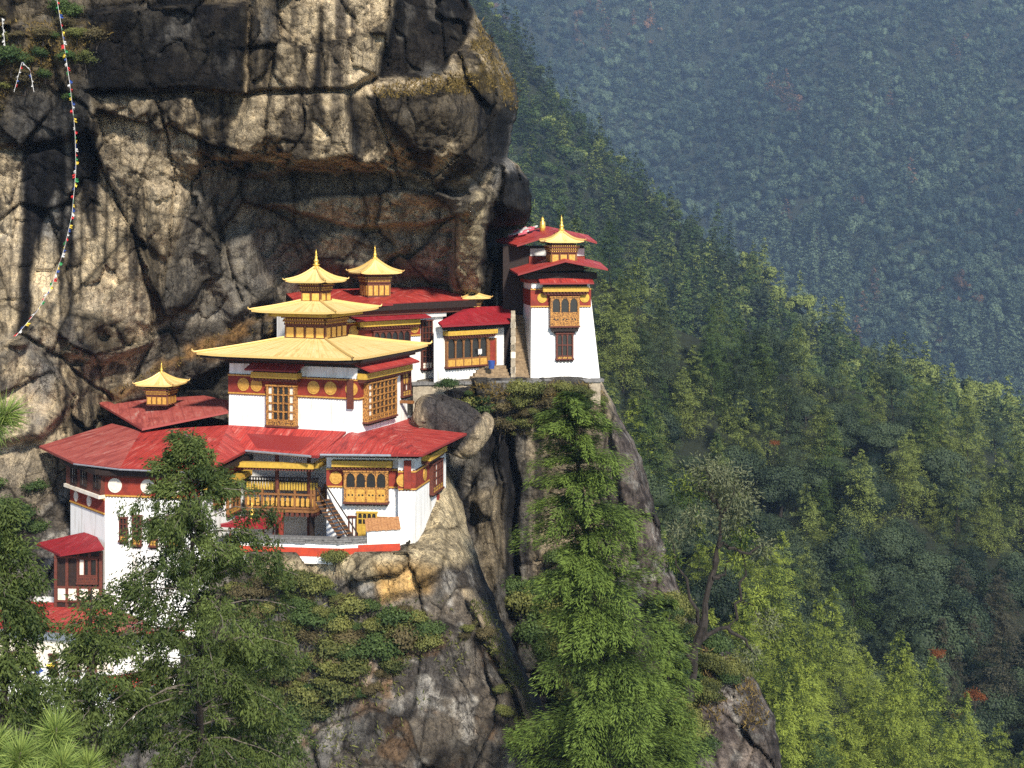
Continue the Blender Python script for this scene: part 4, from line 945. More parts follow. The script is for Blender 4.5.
# ------------------------------------------------------------------ rear hall, its lantern, and the shrine beside it
D40 = math.radians(41)
h2 = Face(xy(at(345, 0, 109.6)), (math.cos(D40), math.sin(D40)))
T = thing('hall', 'red roofed hall behind the gilded temple with a gilded lantern on its roof', 'building', h2.pt(4, -12, -2))
sE = h2.hit(443, 0)[0]
prism_wall('wall', T, [xy(h2.pt(s, 0, d)) for s, d in ((-2.5, 0), (sE, 0), (sE, -6), (-2.5, -6))], -14.0, -5.95, 'white')
zt = zat(326, 112); hood(T, h2, h2.hit(359, 0, .5)[0], h2.hit(419, 0, .5)[0], zat(325.5, 111.8), .7, .40, True, 'crimson_roof', .3, .5, .2, .7)
band(T, h2, -2.4, h2.hit(420, 0)[0], zat(336, 112.4), zat(322, 112.4), (353, 414))
s0, s1, z0, z1 = h2.rect(373, 331, 410, 345, .2); bar_window(T, h2, s0, s1, z0, z1, .3, 6, 1, (), 0, 'red_wood', True)
s0, s1, z0, z1 = h2.rect(422, 321, 432.5, 368, .2); bar_window(T, h2, s0, s1, z0, z1, .25, 3, 7, (), .12, 'red_wood', False, sill=True, panelmat='white_pane')
m = MB(); s0, s1, z0, z1 = h2.rect(419, 310, 446, 317, .3); m.box(h2, s0, s1, z0, z1, .02, .35); m.build('parapet', M['grey_plaster'], T)
m = MB(); s0, s1, z0, z1 = h2.rect(340, 304, 470, 312); m.box(h2, s0, s1, -6.4, -5.9, .02, .9, 0); m.box(h2, s0, s1, -6.8, -6.42, .02, .5, 1); m.build('eave_timbers', [M['dark_wood'], M['red_wood']], T)
m = MB(); E = [at(297, 303, 112), at(380, 304, 110.5), at(475, 299, 118.5), at(464, 291.5, 120.5), at(433, 286.5, 121), at(283, 290.5, 118.2)]
m.slab([E[0], E[1], E[4], E[5]], .18); m.slab([E[1], E[2], E[3], E[4]], .18); m.build('roof', M['red_roof'], T)
Lc = at(375, 300, 115.6); fl = Fr(xy(Lc), -24)
lantern_body(T, fl, .95, .95, zat(297, 115.6), zat(270, 115.6), 4, 3, name='lantern')
pagoda_roof(T, fl, 1.75, 1.75, zat(272.5, 115.6), .08, .08, zat(259, 115.6), .2, .1, name='lantern_roof', sag=.15)
finial(T, Lc.x, Lc.y, zat(260.5, 115.6), 1.25)

T = thing('shrine', 'low shrine with arched lattice front and crimson roof left of the stone steps', 'building', h2.pt(11, -12.5, -2))
h3 = Face(xy(at(437, 0, 112.6)), (math.cos(math.radians(38)), math.sin(math.radians(38))))
e3 = h3.hit(504, 0)[0]
prism_wall('wall', T, [xy(h3.pt(s, 0, d)) for s, d in ((-.3, 0), (e3, 0), (e3, -5))] + [xy(at(440, 0, 117.5))], -14.0, zat(325, 115.5), 'white')
s0, s1, z0, z1 = h3.rect(446.5, 337, 488.5, 365.5, .25); bar_window(T, h3, s0, s1, z0, z1, .28, 5, 1, (), .26, 'wood', True, bw=.10, slots=False)
m = MB(); n = 20
for k in range(n):                                          # beaded colonnettes and painted course above the arches
    a = s0 + (s1 - s0) * (k + .15) / n; m.box(h3, a, a + (s1 - s0) / n * .65, z1 + .1, z1 + .32, .02, .36)
m.build('painted_course', M['fl_blue'], T)['label'] = 'dark painted course above the arches'
s0, s1, z0, z1 = h3.rect(489.5, 338, 497.5, 365, .2); m = MB(); m.box(h3, s0, s1, z0, z1, .005, .10); m.box(h3, s0 + .14, s1 - .14, z0, z1 - .2, .10, .115, 1); m.build('door', [M['wood'], M['maroon']], T)
hood(T, h3, h3.hit(447, 0, .6)[0], h3.hit(496.5, 0, .6)[0], zat(334.5, 114), .8, .36, False)
m = MB(); m.box(h3, h3.hit(442, 0)[0], e3 - .1, zat(329, 114), zat(326.5, 114), .02, .85); m.build('eave_timbers', M['dark_wood'], T)
m = MB(); m.slab([at(438, 322, 111.8), at(442, 325.5, 111.3), at(474, 307, 117.5), at(470, 306, 118)], .16)
m.slab([at(442, 325.5, 111.3), at(515, 321.6, 115.8), at(515, 305.4, 121), at(474, 307, 117.5)], .16); m.build('roof', M['crimson_roof'], T)
Lc = at(472, 300, 119.3); fl = Fr(xy(Lc), -20)
lantern_body(T, fl, .55, .55, zat(312, 119.3), zat(298, 119.3), 3, 2, name='lantern')
pagoda_roof(T, fl, 1.25, 1.25, zat(297.5, 119.3), .05, .05, zat(291.5, 119.3), .1, .08, name='lantern_roof')
finial(T, Lc.x - .5, Lc.y, zat(292.5, 119.3), 2.0)
m = MB(); q = at(491.5, 365, 114.2); m.lathe(q.x, q.y, [(.22, q.z - .3), (.3, q.z + .35), (.26, q.z + .36), (.2, q.z - .2)], 12)
props(m.build('bucket', M['fl_blue']), 'dark blue bucket on the step below the shrine door', 'bucket')
m = MB(); f_ = Face(h3.pt(0, 0, .36), h3.u); s0, s1, z0, z1 = f_.rect(478, 349, 481.5, 354.5)
for k in range(4): m.box(f_, s0 + (s1 - s0) * k / 4, s0 + (s1 - s0) * (k + 1) / 4, z0 + .05 * (k % 2), z1, .0, .03 + .03 * (k % 2))
props(m.build('cloth', M['fl_white']), 'white cloth hung on the arched lattice front of the shrine', 'cloth')

# ------------------------------------------------------------------ corner tower
ft = Face(xy(at(530.5, 378, 115.0)), (math.cos(math.radians(8)), math.sin(math.radians(8))))
sR = ft.hit(600.5, 0)[0]
T = thing('tower', 'tall white corner tower with red gable roof and gilded lantern, farthest right', 'tower', ft.pt(sR / 2, -12.3, -3))
foot = [xy(ft.pt(s, 0, d)) for s, d in ((0, 0), (sR, 0), (sR, -6.2), (0, -6.2))]
m = MB(); zb, zt = -12.6, zat(279, 115); top = [xy(ft.pt(s, 0, d)) for s, d in ((.12, -.18), (sR - .95, -.18), (sR - .95, -6.0), (.12, -6.0))]
m.add([(x, y, zb) for x, y in foot] + [(x, y, zt) for x, y in top], [[3, 2, 1, 0], [4, 5, 6, 7]] + [[i, (i + 1) % 4, (i + 1) % 4 + 4, i + 4] for i in range(4)]); m.build('wall', M['white'], T)
f2 = Face(xy(ft.pt(0, 0, -.12)), ft.u)
zB0, zB1 = zat(306, 115), zat(290, 115)
band(T, f2, .02, sR - .78, zB0, zB1, (542, 584.5), 'yellow', .40)
fl_ = Face(xy(ft.pt(.06, 0, -5.5)), ft.n3); 
b_ = MB(); fL = Face(xy(ft.pt(.10, 0, -5.6)), ft.n3); b_.box(fL, 0, 5.4, zB0, zB1, .0, .06); b_.build('frieze_band', M['maroon'], T)
s0, s1, z0, z1 = f2.rect(550.5, 297.5, 579.5, 326, .5); bar_window(T, f2, s0, s1, z0, z1, .55, 3, 1, (), .46, 'carved', True, bw=.11, panelmat='carved')
m = MB(); m.prism([f2.pt(s0 + .1, z0 - .25, .5), f2.pt(s1 - .1, z0 - .25, .5), f2.pt(s1 - .1, z0 - .25, 0), f2.pt(s0 + .1, z0 - .25, 0)], (0, 0, -.2)); m.prism([f2.pt(s0 + .35, z0 - .45, .3), f2.pt(s1 - .35, z0 - .45, .3), f2.pt(s1 - .35, z0 - .45, 0), f2.pt(s0 + .35, z0 - .45, 0)], (0, 0, -.25)); m.build('corbel', M['dark_wood'], T)
s0, s1, z0, z1 = ft.rect(556, 334, 573.5, 358.5, .1); bar_window(T, ft, s0, s1, z0, z1, .16, 3, 2, (), .1, 'red_wood', True, bw=.09)
hood(T, f2, f2.hit(543, 0, .6)[0], f2.hit(588.5, 0, .6)[0], zat(292, 114.4), .7, .40, True, 'red_roof', .45, .5, .35, .35)
m = MB(); zc = zat(279, 115)
m.box(f2, -.5, sR - .3, zc - .02, zc + .5, -5.5, .25, 0); m.box(f2, -.2, sR - .6, zc - .35, zc - .03, -5.5, .08, 1)
m.build('eave_timbers', [M['dark_wood'], M['maroon']], T)
# gable roof, ridge front to back
A, B_, C_ = at(518, 274, 113.4), at(565.5, 260.5, 113.6), at(608, 269, 114.2)
A2, B2, C2 = at(507, 267.5, 121.2), at(561, 252.5, 121.4), at(600, 262, 121.6)
m = MB(); m.slab([A, B_, B2, A2][0:1] + [A2, B2, B_][0:3], .14); m.slab([C_, B_, B2, C2], .14)
m.build('roof', M['red_roof'], T)
m = MB()
fa = Face.between(xy(A), xy(C_)); m.poly_on(fa, [(fa.L * .15, A.z + .05), (fa.L * .84, C_.z - .05), (fa.L * .53, B_.z - .25)], -1.6, -1.4)
m.build('gable_board', M['dark_wood'], T)
Lc = at(561.5, 250, 116.6); fl = Fr(xy(Lc), -8)
lantern_body(T, fl, 1.05, 1.05, zat(263, 116.6), zat(243.5, 116.6), 3, 3, name='lantern')
pagoda_roof(T, fl, 1.62, 1.5, zat(241.5, 116.6), .1, .1, zat(231.5, 116.6), .22, .1, name='lantern_roof', sag=.2)
finial(T, Lc.x, Lc.y, zat(233, 116.6), 1.5)
# rear, higher block of the tower
m = MB(); fb = Face(xy(at(503, 0, 119.3)), (1, .10)); sb = fb.hit(584, 0)[0]
m.box(fb, 0, sb, -12.0, zat(246, 119.3), -5, 0, 0); m.build('rear_wall', M['dark_wood'], T)  # near-black colour paints in the shadow lying on this wall
m = MB(); a0 = fb.hit(530, 0)[0]; m.box(fb, a0, sb + .02, zat(256, 119.3), zat(248.5, 119.3), .002, .1, 0); m.box(fb, a0 - .1, sb + .05, zat(266, 119.3), zat(256.5, 119.3), .002, .14, 1); m.build('frieze_band', [M['grey_plaster'], M['maroon']], T)
m = MB(); A, B_, C_ = at(517, 245, 117.6), at(560, 231.5, 118.0), at(597, 242, 118.4); A2, B2, C2 = at(495, 240, 122), at(546, 226, 123), at(588, 235, 123)
m.slab([A, A2, B2, B_], .16); m.slab([C_, B_, B2, C2], .16); m.build('upper_roof', M['red_roof'], T)
p = at(542.5, 226, 121); m = MB(); m.lathe(p.x, p.y, [(.24, p.z - .55), (.26, p.z - .1), (.24, p.z + .35), (.12, p.z + .45), (.16, p.z + .55), (.03, p.z + .8)], 14); m.build('finial', M['gold_fin'], T, True)
# bundle of pink and white flags lying on the upper roof
T = thing('flag_bundle', 'heap of red and white printed flags lying on the upper tower roof by the cliff', 'flags', at(520, 234, 121.5))
rr = np.random.RandomState(3)
for k in range(26):
    u_, v_ = rr.rand(), rr.rand(); q = at(507 + 26 * u_ + 2 * v_, 239.5 - 5.5 * u_ - 7 * v_, 120.4 + 1.6 * v_); q.z += .12
    m = MB(); a = rr.rand() * .8 - .4; e1 = Vector((math.cos(a), math.sin(a) * .5, .27)) * .42; e2 = Vector((-.1, .45, .16)) * .7
    m.prism([q, q + e1, q + e1 + e2, q + e2], (0, 0, .03)); m.build('flag', M['fl_pink' if k % 2 else 'fl_white'], T)

# terrace wall, stair and steps by the tower
tw = Face.between(xy(at(413, 381, 112)), xy(at(600.5, 377.5, 114.4)))
T = thing('terrace_wall', 'stone terrace wall with slate coping under the corner tower', 'wall', tw.pt(tw.L / 2, -14))
m = MB(); m.box(tw, 0, tw.L, -14.6, -12.42, -.6, 0); m.build('masonry', M['stone'], T)
m = MB(); r5 = np.random.RandomState(5); x = -.1
while x < tw.L:
    L_ = .5 + .5 * r5.rand(); m.box(tw, x, x + L_ - .02, -12.42 + .01 * r5.rand(), -12.24 + .08 * r5.rand(), -.7, .12 + .08 * r5.rand()); x += L_
m.build('coping', M['slate'], T)
m = MB(); m.add([tw.pt(-1, -12.5, -.3), tw.pt(tw.L, -12.5, -.3), tw.pt(tw.L, -12.5, -9), tw.pt(-1, -12.5, -9)], [[0, 1, 2, 3]]); props(m.build('terrace', M['stone']), kind='structure')
T = thing('stairway', 'steep ochre stone stairway climbing along the left side of the tower', 'stairs', at(522, 376, 116))
m = MB(); fs = Face(xy(at(514.5, 0, 115.2)), (1, 0.05)); n = 22
for k in range(n):
    y0 = .19 * k; m.box(fs, .05, 1.25, -12.6, -12.2 + .225 * (k + 1), -y0 - .22, -y0)
m.build('steps', M['brick'], T)
m = MB(); m.box(fs, -.28, .05, -12.6, zat(311, 115), -.5, .05, 0)
for k in range(9): m.box(fs, -.30, .08, -12.4 + .62 * k, -12.4 + .62 * k + .5, -.52, .08 - .03 * (k % 3), k % 2)
m.build('side_pillar', [M['stone'], M['cream']], T)
T = thing('steps', 'broad worn stone steps in front of the shrine door', 'steps', at(492, 375, 113))
m = MB(); f_ = Face(xy(at(470, 0, 113.4)), (.95, .30))
for k in range(5): m.box(f_, .3 * k, 3.5, -12.5, -12.2 + .24 * k, -3 + .0, -.35 * k)
m.build('tread', M['brick'], T)

# ------------------------------------------------------------------ right front house
P0, P1, P2, P3 = at(326.5, 0, 97.6), at(398, 0, 97.2), at(398.2, 0, 96.5), at(415, 0, 96.5)
P4 = at(446, 0, 105.0); ze = -15.35
T = thing('house', 'white house with arched window under a flat red roof, on the rim of the rock', 'house', (P2.x, 100, -21.6))
foot = [xy(P0), xy(P1), xy(P2), xy(P3), xy(P4), (P4.x - 6, P4.y + 2), (P0.x, P0.y + 8)]
prism_wall('wall', T, foot, -23.5, ze - .1, 'white', .0)
fa, fb, fc_ = Face.between(xy(P0), xy(P1)), Face.between(xy(P2), xy(P3)), Face.between(xy(P3), xy(P4))
za, zb_ = zat(487, 97), zat(471, 97)
band(T, fa, 0, fa.L, za, zb_, (336,)); band(T, fb, 0, fb.L + .05, za, zb_, (403,)); band(T, fc_, 0, fc_.L * .42, za, zb_, (424,))
s0, s1, z0, z1 = fa.rect(344, 472, 388, 502, .4); bar_window(T, fa, s0, s1, z0, z1, .5, 4, 1, (), .46, 'carved', True, bw=.11)
hood(T, fa, fa.hit(332, 0, .5)[0], fa.hit(392, 0, .5)[0], zat(466.5, 97), .7, .42, False)
m = MB(); s0 = fb.L - .75; m.box(fb, s0, s0 + .5, zat(488, 96.5), zat(460, 96.5), .11, .28); m.build('post', M['maroon'], T)
s0, s1, z0, z1 = fc_.rect(432, 462, 442, 490, .2); bar_window(T, fc_, s0, s1, z0, z1, .3, 4, 3, (1,), .2, 'red_wood')
hood(T, fc_, fc_.hit(428, 0, .5)[0], fc_.hit(445, 0, .5)[0] - .1, zat(456.5, 100), .7, .4, False)
m = MB(); s0 = fc_.hit(436.5, 0)[0]; m.box(fc_, s0, s0 + .35, zat(518, 102), zat(495, 102), 0, .16); m.build('drain_pipe', M['maroon'], T)
m = MB(); m.box(fc_, s0 - .6, s0 + 1.3, zat(523, 102), zat(519, 102), 0, .7); m.build('ledge', M['slate'], T)
# ground floor doors
s0, s1, z0, z1 = fa.rect(357, 513, 377, 536, .1); bar_window(T, fa, s0, s1, z0, z1, .16, 4, 2, (), .5, 'yellow', True, name='door', panelmat='yellow', sill=False, slots=False)
s0, s1, z0, z1 = fa.rect(348.5, 517, 357, 536); bar_window(T, fa, s0, s1, z0, z1, .1, 2, 1, (1,), 0, 'red_wood', name='door', sill=False)
s0, s1, z0, z1 = fa.rect(378, 518, 387, 523); bar_window(T, fa, s0, s1, z0, z1, .1, 2, 1, (), 0, 'wood')
m = MB(); m.box(fa, .1, fa.L, ze - .35, ze - .12, .02, .9, 0); m.box(fb, 0, fb.L + .3, ze - .3, ze - .12, .02, .6, 0); m.box(fc_, 0, fc_.L, ze - .3, ze - .12, .02, .5, 0); m.build('eave_timbers', M['dark_wood'], T)
R0, R1, R2, R3, R4 = at(319, 454.5, 96.2), at(423, 454.5, 95.0), at(470.5, 431.5, 105.0), at(408, 418.5, 108.0), at(348, 433, 99.6)
m = MB(); m.slab([R0, R1, R3 + Vector((-1.5, -2, .02)), R4], .14); m.slab([R1, R2, R3, R3 + Vector((-1.5, -2, .02))], .14); m.build('roof', M['red_roof'], T)
m = MB(); m.tube([R0 + Vector((.1, -.08, -.02)), at(391, 455.6, 95.3)], .09, 8); m.build('gutter', M['gutter'], T)
m = MB(); m.tube([R3 + Vector((0, .2, .1)), R2 + Vector((0, .2, .1))], .12, 8); m.build('ridge_flashing', M['gutter'], T)

# outside stair, courtyard wall
T = thing('staircase', 'steep wooden staircase leaning up to the balcony beside the white house', 'stairs', at(345, 536, 96.8))
a, b = at(320, 500, 97.0), at(351, 548, 95.6); m = MB()
for o in (-.35, .35):
    w_ = Vector((o * .9, o * .9, 0)); m.prism([a + w_, a + w_ + Vector((.3, 0, .0)), b + w_ + Vector((.3, 0, 0)), b + w_], (0, .08, 0))
    m.tube([a + w_ + Vector((.1, 0, .9)), b + w_ + Vector((.1, 0, .9))], .05, 6); m.tube([b + w_, b + w_ + Vector((.1, 0, .95))], .05, 6); m.tube([a + w_ + Vector((.1, 0, 0)), a + w_ + Vector((.1, 0, .95))], .05, 6)
m.build('stringer', M['dark_wood'], T)
m = MB()
for k in range(13):
    q = a.lerp(b, (k + .3) / 13); m.prism([q + Vector((-.34, -.32, 0)), q + Vector((-.02, -.32, 0)), q + Vector((.64, .38, 0)), q + Vector((.32, .38, 0))], (0, 0, .05))
m.build('tread', M['wood'], T)

T = thing('courtyard_wall', 'white courtyard wall with red painted stripe and slate top on the rock rim', 'wall', at(320, 553, 93.8))
C0, C1, C2 = at(240, 556, 94.6), at(340, 552, 93.7), at(400, 548, 94.4)
f1, f2 = Face.between(xy(C0), xy(C1)), Face.between(xy(C1), xy(C2))
m = MB(); m.box(f1, 0, f1.L, -22.4, zat(543, 94), -.45, 0); m.box(f2, 0, f2.L * .45, -22.4, zat(542, 94), -.45, 0); m.box(f2, f2.L * .45, f2.L, -22.4, zat(530.5, 94), -1.2, .05); m.build('masonry', M['white'], T)
m = MB(); m.box(f1, 0, f1.L + .03, zat(556, 94), zat(547.5, 94), .003, .05); m.box(f2, 0, f2.L * .45, zat(555, 94), zat(547.5, 94), .003, .05); m.box(f2, f2.L * .3, f2.L, zat(554.5, 94), zat(544.5, 94), .052, .11); m.build('painted_stripe', M['orange_red'], T)
m = MB(); r5 = np.random.RandomState(8)
for f_, e_ in ((f1, f1.L), (f2, f2.L * .45)):
    for ly in range(3):
        x = -.2
        while x < e_: L_ = .45 + .6 * r5.rand(); z_ = zat(543, 94) + .13 * ly; m.box(f_, x, min(x + L_ - .02, e_), z_ + .01 * r5.rand(), z_ + .12, -.5, .08 + .12 * r5.rand()); x += L_
m.build('coping', M['slate'], T)
m = MB()
for k in range(11):
    x = f2.L * .43 + f2.L * .58 * k / 11
    for j in range(4):
        z_ = zat(531, 94) + .12 * j + .015 * (k % 3) + .05 * k / 11; m.prism([f2.pt(x, z_, .2 - .32 * j), f2.pt(x + f2.L * .051, z_, .2 - .32 * j), f2.pt(x + f2.L * .051, z_ + .17, -.2 - .32 * j), f2.pt(x, z_ + .17, -.2 - .32 * j)], (0, 0, .07))
m.build('tile_top', M['tile'], T)
m = MB(); m.add([Vector((-20, 94.0, -22.38)), Vector((-7.2, 93.6, -22.38)), Vector((-7.2, 107, -22.38)), Vector((-20, 107, -22.38))], [[0, 1, 2, 3]]); props(m.build('courtyard', M['stone']), kind='structure')

# ------------------------------------------------------------------ left wing with balcony
zE = -16.0
Wa, Wb, Wc, Wd = at(70.5, 0, 100.2), at(105, 0, 95.6), at(200, 0, 94.4), at(243, 0, 101.6)
T = thing('wing', 'long white left wing with curved worn red roof, maroon band and recessed balcony', 'building', (Wc.x, 99, -24))
prism_wall('wall', T, [xy(Wa), xy(Wb), xy(Wc), xy(Wd), (Wd.x, 107), (Wa.x + 1, 108)], -29.0, zE - .25, 'white')
g1, g2, g3 = Face.between(xy(Wa), xy(Wb)), Face.between(xy(Wb), xy(Wc)), Face.between(xy(Wc), xy(Wd))
za, zb_ = zat(496, 95), zat(477, 95)
band(T, g2, 0, g2.L, za, zb_, (115.5, 148, 178), 'white_pane', .50)
m = MB(); m.box(g1, .05, g1.L, zat(488, 98), zat(467, 98), .003, .35, 0); m.box(g1, -.0, g1.L + .1, zat(491.5, 98), zat(488.2, 98), .003, .5, 1); m.build('gallery_box', [M['red_wood'], M['cream']], T)
for k, xx in enumerate((74, 84, 97)):
    ga = Face(xy(g1.pt(0, 0, .35)), g1.u); s0, s1, z0, z1 = ga.rect(xx - 2.2, 467.5 + k * 2, xx + 3.2, 484 + k * 2); bar_window(T, ga, s0, s1, z0, z1, .12, 2, 2, (0, 1), 0, 'dark_wood', sill=False, bw=.07)
band(T, g1, .05, g1.L, zat(506, 98), zat(493.5, 98), (77, 90), 'white_pane', .36)
for (x0, x1, y0, y1) in ((120, 128, 518, 540), (133, 142, 516, 544), (150, 158, 520, 545), (168, 180, 516, 545)):
    s0, s1, z0, z1 = g2.rect(x0, y0, x1, y1); bar_window(T, g2, s0, s1, z0, z1, .16, 2, 3, (), .2, 'red_wood')
for (x0, x1, y0, y1) in ((213, 221, 488, 505), (226, 238, 488, 512)):
    s0, s1, z0, z1 = g3.rect(x0, y0, x1, y1); bar_window(T, g3, s0, s1, z0, z1, .2, 3, 3, (0,), .2, 'wood')
hood(T, g3, .4, g3.L - .2, zat(482, 98.5), .8, .40, False); band(T, g3, 0, g3.L, zat(478, 98), zat(463, 98), ())
m = MB()
for f_ in (g1, g2, g3): m.box(f_, -.1, f_.L + .1, zE - .62, zE - .3, .01, .75, 0); m.box(f_, -.05, f_.L + .05, zE - .80, zE - .64, .01, .4, 1)
m.build('eave_timbers', [M['dark_wood'], M['red_wood']], T)
# balcony recess
Y0 = 102.2; B0, B1 = at(241, 0, Y0), at(329, 0, Y0 - .4); fbk = Face.between(xy(B0), xy(B1))
m = MB(); m.box(fbk, -.2, fbk.L + .4, -22.5, -15.9, -3, 0); m.build('balcony_wall', M['grey_plaster'], T)
Y1 = 99.0; G0, G1, G2 = at(245, 0, Y1 + .4), at(315, 0, Y1 - .4), at(326, 0, Y1 + 2.2); fg, fh = Face.between(xy(G0), xy(G1)), Face.between(xy(G1), xy(G2))
zf = zat(509, 99)
m = MB(); m.prism([Vector((p[0], p[1], zf)) for p in (xy(G0), xy(G1), xy(G2), xy(B1), xy(B0))], (0, 0, -.22)); m.build('balcony_floor', M['dark_wood'], T)
m = MB()
for f_ in (fg, fh):
    m.box(f_, 0, f_.L, zf + .02, zf + .14, -.12, .0, 0); m.box(f_, 0, f_.L, zf + .98, zf + 1.10, -.14, .04, 0); m.box(f_, 0, f_.L, zf - .2, zf - .02, .003, .1, 0)
    n = int(f_.L / .36)
    for k in range(n):
        x = f_.L * (k + .5) / n; m.box(f_, x - .12, x + .12, zf + .22, zf + .78, -.09, -.03, 1); m.box(f_, x - .05, x + .05, zf + .14, zf + .98, -.1, -.05, 0); m.box(f_, x - .1, x + .1, zf - .5, zf - .2, -.3, .06, 2)
    for k in range(int(f_.L / 1.2) + 1): m.box(f_, min(1.2 * k, f_.L - .14), min(1.2 * k, f_.L - .14) + .14, zf, zf + 1.4, -.13, .02, 0)
m.build('balcony_railing', [M['wood'], M['gold_wood'], M['red_wood']], T)
m = MB(); z2 = zat(492, 100)                                # upper screen behind the rail
fu = Face.between(xy(at(246, 0, 100.6)), xy(at(318, 0, 99.8))); m.box(fu, 0, fu.L, z2 + .0, z2 + .1, -.1, 0, 0); m.box(fu, 0, fu.L, z2 + .68, z2 + .78, -.1, 0, 0); n = 26
for k in range(n): x = fu.L * (k + .5) / n; m.box(fu, x - .07, x + .07, z2 + .1, z2 + .68, -.08, -.02, 1)
m.box(fu, 0, fu.L, z2 + .95, z2 + 1.02, -.1, 0, 0)
for k in range(n): x = fu.L * (k + .5) / n; m.box(fu, x - .04, x + .04, z2 + .78, z2 + .95, -.08, -.03, 0)
m.build('screen', [M['dark_wood'], M['yellow']], T)
for px_ in (277, 309):
    m = MB(); q = at(px_, 0, 100.0); m.tube([(q.x, q.y, -22.3), (q.x, q.y, -15.9)], .14, 8); m.build('pillar', M['red_wood'], T)
for px_, mt in ((281, 'maroon'), (312, 'dark_wood')):
    m = MB(); q = at(px_, 0, 98.9); m.tube([(q.x, q.y, -22.3), (q.x, q.y, zf - .2)], .19, 8); m.build('pillar', M[mt], T)
m = MB(); fz = Face(xy(at(236, 0, 98.9)), (1, -.02))
m.box(fg, -.6, fg.L, zat(467.5, 99), zat(462.5, 99), -.2, .35, 0); m.box(fh, 0, fh.L + .5, zat(467.5, 99), zat(462.5, 99), -.2, .3, 0)
for k in range(24): x = fg.L * k / 24; m.box(fg, x, x + .12, zat(470, 99), zat(467.5, 99), -.2, .28, 1)
m.build('cornice', [M['yellow'], M['red_wood']], T)
# the red roof in three sheets
e0, e1, e2, e3, e4, e5 = at(39, 446, 104.5), at(74, 462.5, 96.8), at(120, 468, 94.0), at(206, 471.5, 92.9), at(246, 450.5, 100.6), at(318, 456, 97.3)
q0, q1, q2, q3 = at(112, 423.5, 108.5), at(141, 430.5, 103.4), at(229, 425, 103.5), at(346, 431.5, 99.8)
m = MB(); m.slab([e1, e2, q1, q0], .16); m.slab([e0, e1, q0], .16); m.build('worn_roof', M['worn_roof'], T)
m = MB(); m.slab([e2, e3, q2, q1], .16); m.slab([e3, e4, q2], .16); m.slab([e4, e5, q3, q2], .16); m.build('roof', M['red_roof'], T)
m = MB(); m.tube([e4 + Vector((0, -.08, -.02)), e5 + Vector((-.5, -.08, -.02))], .09, 8); m.build('gutter', M['gutter'], T); m = MB(); m.tube([e1 + Vector((0, -.05, -.1)), e2 + Vector((0, -.05, -.1)), e3 + Vector((0, -.05, -.1))], .06, 6); m.build('gutter', M['gutter'], T)
# upper sheet roof with the small lantern
T = thing('annex', 'small annex with faded red roof and gilded lantern, left of the gilded temple', 'building', at(170, 420, 107.5))
k0, k1, k2, k3, k4 = at(97, 402, 112), at(142, 428.5, 102.4), at(230, 411, 104.2), at(232, 401, 109), at(204, 395.5, 112.5)
m = MB(); m.slab([k1, k2, k3, k4, k0], .16); m.build('roof', M['worn_roof'], T)
cx, cy_ = (k1 + k4) / 2, 0
prism_wall('wall', T, [(p.x + (cx.x - p.x) * .14, p.y + (cx.y - p.y) * .14) for p in (k0, k1, k2, k3, k4)], -16.2, -14.75, 'dark_wood')
Lc = at(161.5, 403, 107.2); fl = Fr(xy(Lc), 10)
lantern_body(T, fl, .82, .82, zat(404.5, 107.2), zat(385, 107.2), 4, 3, name='lantern')
pagoda_roof(T, fl, 1.5, 1.4, zat(383.5, 107.2), .07, .07, zat(373, 107.2), .16, .1, name='lantern_roof', sag=.16)
finial(T, Lc.x, Lc.y, zat(374.5, 107.2), .95)

# small canopy in the courtyard
T = thing('canopy', 'little red roofed canopy with gilded spike in front of the balcony', 'shelter', at(250, 535, 96.4))
q = at(252, 522, 96.4); fl = Fr(xy(q), 12)
pagoda_roof(T, fl, 1.75, 1.3, zat(523, 96.4), .12, .12, zat(517.5, 96.4), .05, .1, 'crimson_roof', name='roof', tip=False); finial(T, q.x, q.y, zat(518.5, 96.4), 1.2)
for sx in (-1, 1):
    for sy in (-1, 1): m = MB(); p = fl.p(1.2 * sx, .9 * sy, 0); m.tube([(p.x, p.y, -22.2), (p.x, p.y, zat(522, 96.4))], .07, 6); m.build('post', M['red_wood'], T)

# gatehouse roof at the left
T = thing('gatehouse', 'dark timber gatehouse with small crimson hip roof at the left edge of the wing', 'building', at(80, 590, 95))
fg_ = Face(xy(at(56, 0, 95.6)), (1, -.06)); s1 = fg_.hit(101, 0)[0]
m = MB(); m.box(fg_, 0, s1, -27, zat(552, 95.5), -3.5, 0); m.build('wall', M['dark_wood'], T)
s0, s1_, z0, z1 = fg_.rect(78, 559, 98, 582); bar_window(T, fg_, s0, s1_, z0, z1, .16, 3, 1, (0,), .3, 'red_wood', panelmat='red_wood')
m = MB()
for yy in (556, 586, 600): m.box(fg_, -.1, s1 + .1, zat(yy, 95.5) - .14, zat(yy, 95.5), .0, .12, 0)
for k in range(5): m.box(fg_, s1 * k / 4 - .1, s1 * k / 4 + .1, -27, zat(553, 95.5), .0, .09, 0)
m.box(fg_, .15, s1 - .15, zat(600, 95.5), zat(588, 95.5), .0, .06, 1); m.build('timber_frame', [M['red_wood'], M['cream']], T)
m = MB(); A, B_, C_, D1, E1 = at(36, 543, 98.5), at(60, 554.5, 94.6), at(104, 548, 94.0), at(93, 530.5, 98.2), at(80, 533, 98.4)
m.slab([A, B_, E1], .14); m.slab([B_, C_, D1, E1], .14); m.build('roof', M['crimson_roof'], T)
m = MB(); q = at(89.5, 531, 98); m.lathe(q.x, q.y, [(.12, q.z - .2), (.14, q.z + .1), (.07, q.z + .3), (.1, q.z + .45), (.01, q.z + 1.0)], 10); m.build('finial', M['gold_fin'], T, True)

